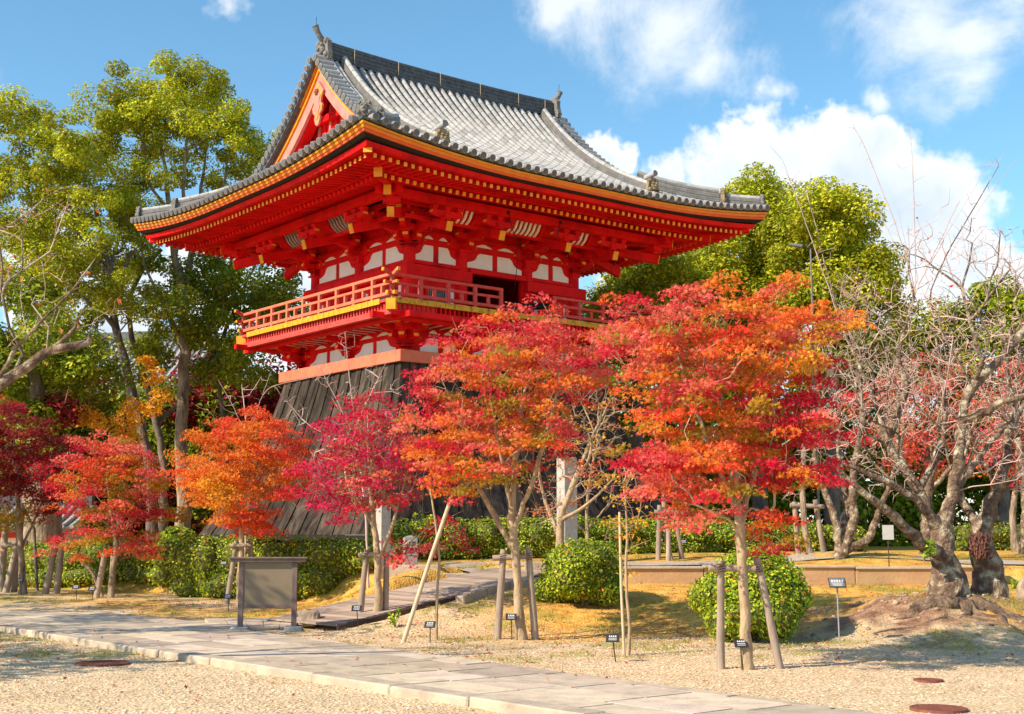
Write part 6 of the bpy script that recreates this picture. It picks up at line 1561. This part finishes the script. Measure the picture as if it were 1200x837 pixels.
# ---- plant labels on stakes
def plant_sign(label, bx, by, hx, hy, Y=None, big=False, w=.17, h=.115):
    b = on_ground(bx, by) if Y is None else foot(bx, by, Y); Y = b.y; t = W(hx, hy, Y); ht = t.z - b.z
    root = empty('plant_sign', tuple(b), random.uniform(-.15, .15), label, 'plant label', 'plant labels on stakes')
    mb = MB(); mb.tube([(0, .0, -.05), (t.x - b.x, .01, ht - .01)], .012 if big else .008, M['metal'] if big else M['signdark'], 8); mb.build('stake', root)
    R = Matrix.Rotation(radians(-38), 3, 'X'); c = Vector((t.x - b.x, -.01, ht)); mb = MB(); mb.box(c, (w, .012, h), M['signdark'], R); pl = mb.build('plate', root, .003)
    mb = MB()
    if big:
        mb.box(c + R @ Vector((0, -.008, 0)), (w * .90, .003, h * .84), M['signmid'], R)
        for i in range(5): mb.box(c + R @ Vector((-w * .30 + i * w * .15, -.011, h * .14)), (w * .08, .003, h * .20), M['lettering'], R)
        for j in range(3): mb.box(c + R @ Vector((-.004, -.011, -h * .08 - j * h * .12)), (w * (.66 - .08 * j), .003, h * .035), M['lettering'], R)
    else:
        for i in range(4): mb.box(c + R @ Vector((-w * .22 + i * w * .15, -.008, h * .20)), (w * .09, .003, h * .16), M['lettering'], R)
        for j in range(2): mb.box(c + R @ Vector((0, -.008, -h * .06 - j * h * .20)), (w * .6, .003, h * .05), M['lettering'], R)
    mb.build('lettering', pl)
plant_sign('tall plant label with grey plate right of the round bush', 984, 757, 981, 683, None, True, .25, .17)
plant_sign('dark plant label in front of the orange and red maple trunk', 870, 786, 868, 754)
plant_sign('dark plant label left of the yellow sapling', 722, 776, 718, 748)
plant_sign('dark plant label inside the prop of the central maple', 600, 751, 599, 723)
plant_sign('dark plant label right of the leaning bamboo pole', 504, 754, 504, 732)
plant_sign('small plant label left of the magenta maple prop', 420, 735, 418, 713)
plant_sign('small plant label at the foot of the timber prop behind the board', 268, 718, 267, 699)
plant_sign('pole mounted plant label against the hedge left of the board', 264, 706, 262, 660, None, False, .2, .1)
plant_sign('left one of two plant labels near the splayed maple', 90, 703, 89, 688)
plant_sign('right one of two plant labels near the splayed maple', 109, 704, 108, 690)
plant_sign('tiny plant label before the hedge on the upper terrace', 801, 652, 801, 635)
plant_sign('plant label below the group of bare left posts', 25, 698, 24, 680)

# ---- paper tag hanging among the right trunks
p = W(1041, 632, 27.5); g_ = ground_z(p.x, p.y); mb = MB(); mb.box((0, 0, p.z - g_ + .14), (.23, .012, .30), M['paper'] if 'paper' in M else M.setdefault('paper', pm('grey_white_paper', (.55, .53, .50), (.48, .46, .43), 6, .9, .1)))
o = mb.build('paper_notice', loc=(p.x, p.y, g_)); tag(o, 'blank white paper notice on a thin stake among the cherry stems', 'notice')
mb = MB(); mb.tube([(0, .02, -.05), (0, .02, p.z - g_ + .28)], .012, M['deckdark'], 6); mb.build('stake', o)

# ---- drain covers
def cover(label, px, py, r, name='manhole_cover', mat='rust', h=.012):
    p = on_ground(px, py); mb = MB(); n = 36; ring = lambda R, z: [(R * cos(2 * pi * k / n), R * sin(2 * pi * k / n), z) for k in range(n)]
    V = ring(r * 1.08, -.02) + ring(r * 1.08, h) + ring(r, h) + ring(r, h - .006) + ring(r * .98, h - .004)
    mb.add(V, [(i * n + k, i * n + (k + 1) % n, (i + 1) * n + (k + 1) % n, (i + 1) * n + k) for i in range(4) for k in range(n)] + [tuple(range(4 * n, 5 * n))], M[mat])
    for i in range(-5, 6):
        for j in range(-5, 6):
            if math.hypot(i, j) < 5.1: mb.box((i * r * .17, j * r * .17, h - .001), (r * .10, r * .10, .006), M[mat])
    o = mb.build(name, loc=(p.x, p.y, p.z + .012)); tag(o, label, 'manhole cover')
cover('rusty round manhole cover in the gravel before the kerb', 120, 779, .31)
cover('rusty round drain cover at the lower edge of the gravel on the right', 1100, 833, .24)
cover('small dull iron cap half buried in the gravel on the right', 1088, 799, .15)

# ================================================================ FAR BUILDINGS
def hall(label, px0, px1, Y, eave_y, ridge_y, base_z=1.0, rz=0, wall='white', depth=8, name='temple_hall', over=1.2, cols=True, lit=None):
    xa, xb = (px0 - 600) / FPX * Y, (px1 - 600) / FPX * Y; cx = (xa + xb) / 2; w = xb - xa; ze = W(600, eave_y, Y).z; zr = W(600, ridge_y, Y + depth / 2).z
    root = empty(name, (cx, Y + depth / 2, base_z), rz, label, 'building'); he = ze - base_z; hr = zr - base_z
    mb = MB(); mb.box((0, 0, he / 2), (w - 2 * over, depth - 2 * over, he), M[wall]); mb.build('wall', root)
    mb = MB()
    n = int((w - 2 * over) / 1.8)
    for i in range(n + 1):
        x = -(w / 2 - over) + (w - 2 * over) * i / n; m2 = MB(); m2.box((x, -(depth / 2 - over) - .05, he / 2), (.24, .24, he), M['red_dull']); m2.build('pillar', root)
    mb.box((0, -(depth / 2 - over) - .08, he - .25), (w - 2 * over, .2, .3), M['red_dull']); mb.box((0, -(depth / 2 - over) - .08, he * .45), (w - 2 * over, .16, .16), M['red_dull']); mb.build('tie_beam', root)
    mb = MB(); K = 8
    for s in (-1, 1):
        V = []
        for i in range(K + 1):
            t = i / K; y = s * depth / 2 * (1 - t); z = he + (hr - he) * (t ** 1.25)
            V += [(-w / 2, y, z), (w / 2, y, z)]
        mb.add(V, [(2 * i, 2 * i + 1, 2 * i + 3, 2 * i + 2) for i in range(K)], M['tileflat'])
        nr_ = int(w / .36)
        for k in range(nr_ + 1):
            x = -w / 2 + w * k / nr_; P = []
            for i in range(K + 1): t = i / K; P.append((x, s * depth / 2 * (1 - t), he + (hr - he) * (t ** 1.25) + .03))
            mb.tube(P, .09, M['tile'], 6)
    mb.box((0, 0, hr + .18), (w, .4, .5), M['tiledark'])
    for s in (-1, 1):     # gable ends
        mb.add([(s * (w / 2 - .8), -depth / 2 + .6, he), (s * (w / 2 - .8), depth / 2 - .6, he), (s * (w / 2 - .8), 0, hr - .2)], [(0, 1, 2)], M[wall])
    mb.box((0, -depth / 2 + .06, he - .12), (w, .10, .14), M['deckdark']); mb.build('roof', root)
hall('distant temple hall with pale grey tiled roof seen between the left trunks', 60, 232, 64, 462, 398, 1.0, radians(-14), 'deckdark', 9)
hall('red and white corridor building glimpsed low at the left edge', -60, 88, 50, 618, 594, .3, 0, 'white', 5, 'corridor_building', .6)
# lamp post behind the right eave
p = foot(957, 640, 45); root = empty('street_lamp', tuple(p), 0, 'slim dark lamp post rising behind the right eave corner', 'street lamp'); top = W(957, 292, 45) - p
mb = MB(); mb.tube([(0, 0, 0), (0, 0, top.z)], [.05, .03], M['signmid'], 8); mb.build('pole', root)
mb = MB(); mb.tube([(0, 0, top.z), (-.35, 0, top.z + .12)], .03, M['signdark'], 6); mb.tube([(-.30, 0, top.z + .10), (-.75, 0, top.z + .16)], [.07, .05], M['signmid'], 8); mb.build('lamp_head', root)
# big stone at the right edge
x = (1198 - 600) / FPX * 24.5
rock('weathered upright boulder at the right edge of the mossy slope', (x, 24.5, ground_z(x, 24.5) - .1), (.5, .5, .55), M['rock'], 9, 'boulder', 'boulder')

# ================================================================ GROUND LITTER
def scatter(n, box, ok=lambda x, y: True):
    out = []
    while len(out) < n:
        x = random.uniform(box[0], box[1]); y = random.uniform(box[2], box[3])
        if ok(x, y): out.append((x, y, ground_z(x, y)))
    return np.array(out)
off_path = lambda x, y: not in_poly(x, y, PATH)
P = scatter(4200, (-13, 15, 17, 31), lambda x, y: off_path(x, y) and random.random() < .25 + .75 * (vnoise(x, y, 1.1, 12) > .55))
P2 = scatter(420, (-12, 8, 13, 24)); on = np.array([in_poly(x, y, PATH) for x, y, z in P2]); P2[on, 2] = .068
P = np.concatenate([P, P2]); n = len(P); P[:, 2] += .012
nr = RNG.normal(size=(n, 3)) * .35; nr[:, 2] += 1
kinds = RNG.choice(list('CRBBOD'), n); cols = np.zeros((n, 3))
for k in 'CRBOD': s_ = kinds == k; cols[s_] = pick(k, int(s_.sum())) * .85
P3 = None
tag(leaves('fallen_leaves', P, nr, RNG.uniform(.022, .045, n), cols, MAPLE, M['leaf']), kind='stuff')
mb = MB(); random.seed(5)
for i in range(220):
    an = random.uniform(0, 2 * pi); q = random.uniform(.5, 2.4); x = MOUND[0] + cos(an) * q * 1.2; y = MOUND[1] + sin(an) * q; r = random.uniform(.012, .05)
    blob_mesh(mb, (x, y, ground_z(x, y) + r * .2), (r, r * random.uniform(.7, 1.2), r * .6), M['rock'], 6, 4, random.random() * 6)
tag(mb.build('stones'), kind='stuff')
# tufts of short grass on the slopes
T = scatter(3600, (-13, 13, 17.5, 34), lambda x, y: off_path(x, y) and vnoise(x, y, .8, 4) * .6 + vnoise(x, y, .3, 6) * .4 > .52 and random.random() < (.35 if y < 20 else 1))
m = 9; base = np.repeat(T, m, axis=0) + RNG.normal(size=(len(T) * m, 3)) * np.array([.04, .04, 0]); N = len(base)
ang = RNG.uniform(0, 2 * pi, N); hgt = RNG.uniform(.02, .055, N); ln = RNG.normal(size=(N, 2)) * .02
w_ = np.stack([np.cos(ang), np.sin(ang), np.zeros(N)], 1) * .005; tip = base + np.concatenate([ln, hgt[:, None]], 1)
V = np.stack([base - w_, base + w_, tip + w_ * .3, tip - w_ * .3], 1).reshape(-1, 3)
gc = np.array([(.42, .36, .06), (.30, .32, .05), (.55, .42, .12)])[RNG.integers(0, 3, N)] * RNG.uniform(.7, 1.1, (N, 1))
tag(np_mesh('grass', V, np.arange(N * 4).reshape(-1, 4), [M['leafgreen']], False, np.repeat(gc, 4, axis=0)), kind='stuff')
# loose pebbles of the gravel
nP = 26000; t = RNG.random(nP) ** .7; yy = 11 + t * 11.5; xx = RNG.uniform(-.46, .46, nP) * (yy + 1.0)
keep = np.array([off_path(a, b) and math.hypot((a - MOUND[0]) / 1.25, b - MOUND[1]) > 2.1 for a, b in zip(xx, yy)]); xx, yy = xx[keep], yy[keep]; n = len(xx); zz = np.array([ground_z(a, b) for a, b in zip(xx, yy)])
oct_ = np.array([(1, 0, 0), (0, 1, 0), (-1, 0, 0), (0, -1, 0), (0, 0, .6), (0, 0, -.6)]); of = np.array([(0, 1, 4, 4), (1, 2, 4, 4), (2, 3, 4, 4), (3, 0, 4, 4)])
sz = RNG.uniform(.006, .019, n); a = RNG.uniform(0, 6.28, n); R2 = np.stack([np.cos(a), -np.sin(a), np.sin(a), np.cos(a)], 1).reshape(n, 2, 2); st = RNG.uniform(.7, 1.4, n)
loc = oct_[None] * np.stack([st, 1 / st, np.ones(n)], 1)[:, None, :]; xy = np.einsum('nij,nkj->nki', R2, loc[:, :, :2]); loc = np.concatenate([xy, loc[:, :, 2:3]], 2) * sz[:, None, None]
V = (loc + np.stack([xx, yy, zz + .004], 1)[:, None, :]).reshape(-1, 3); tri = np.array([(0, 1, 4), (1, 2, 4), (2, 3, 4), (3, 0, 4)])
pc = np.array([(.66, .50, .31), (.52, .37, .22), (.76, .62, .42), (.38, .28, .19), (.62, .49, .34)])[RNG.integers(0, 5, n)] * RNG.uniform(.8, 1.15, (n, 1))
M['pebble'] = pm('pebble', (1, 1, 1), (.85, .85, .85), 30, .85, 0, attr='leaf')
tag(np_mesh('gravel', V, (np.arange(n)[:, None, None] * 6 + tri[None]).reshape(-1, 3), [M['pebble']], False, np.repeat(np.clip(pc, 0, .9), 6, axis=0)), kind='stuff')
# sprigs of young leaves
def sprig(label, px, py, n=14, h=.3, kind='H', size=.09, Y=None):
    b = on_ground(px, py) if Y is None else Vector(((px - 600) / FPX * Y, Y, W(px, py, Y).z)); root = empty('green_sprig', tuple(b), 0, label, 'plant', None); mb = MB()
    P = []
    for i in range(4):
        e = Vector((random.uniform(-.5, .5) * h, random.uniform(-.4, .2) * h, h * random.uniform(.5, 1))); mb.tube([Vector((0, 0, -.02)), e * .5 + Vector((0, 0, .03)), e], [.008, .006, .003], M['bark'], 5)
        for j in range(n // 4): P.append(tuple(e * random.uniform(.45, 1.05) + Vector([random.uniform(-.04, .04) for _ in 'abc'])))
    mb.build('stem', root); P = np.array(P); nr = RNG.normal(size=(len(P), 3)) * .5; nr[:, 2] += .6; nr[:, 1] -= .5
    leaves('foliage', P, nr, size * RNG.uniform(.7, 1.2, len(P)), pick(kind, len(P)), OVAL, M['leafgreen'], root)
sprig('bright green sprig at the foot of the magenta maple prop', 463, 735, 40, .30)
sprig('fresh green leaves sprouting from the left side of the old cherry trunk', 1077, 657, 34, .28, 'H', .13, Y=21.1)
sprig('small green weed on the earth mound right of the hollow trunk', 1188, 690, 24, .16)
sprig('low weeds at the rear base of the round bush', 905, 748, 30, .14)
sprig('tall green shoots rising above the hedge right of the granite pillar', 505, 628, 60, .75, 'H', .10, Y=31.5)
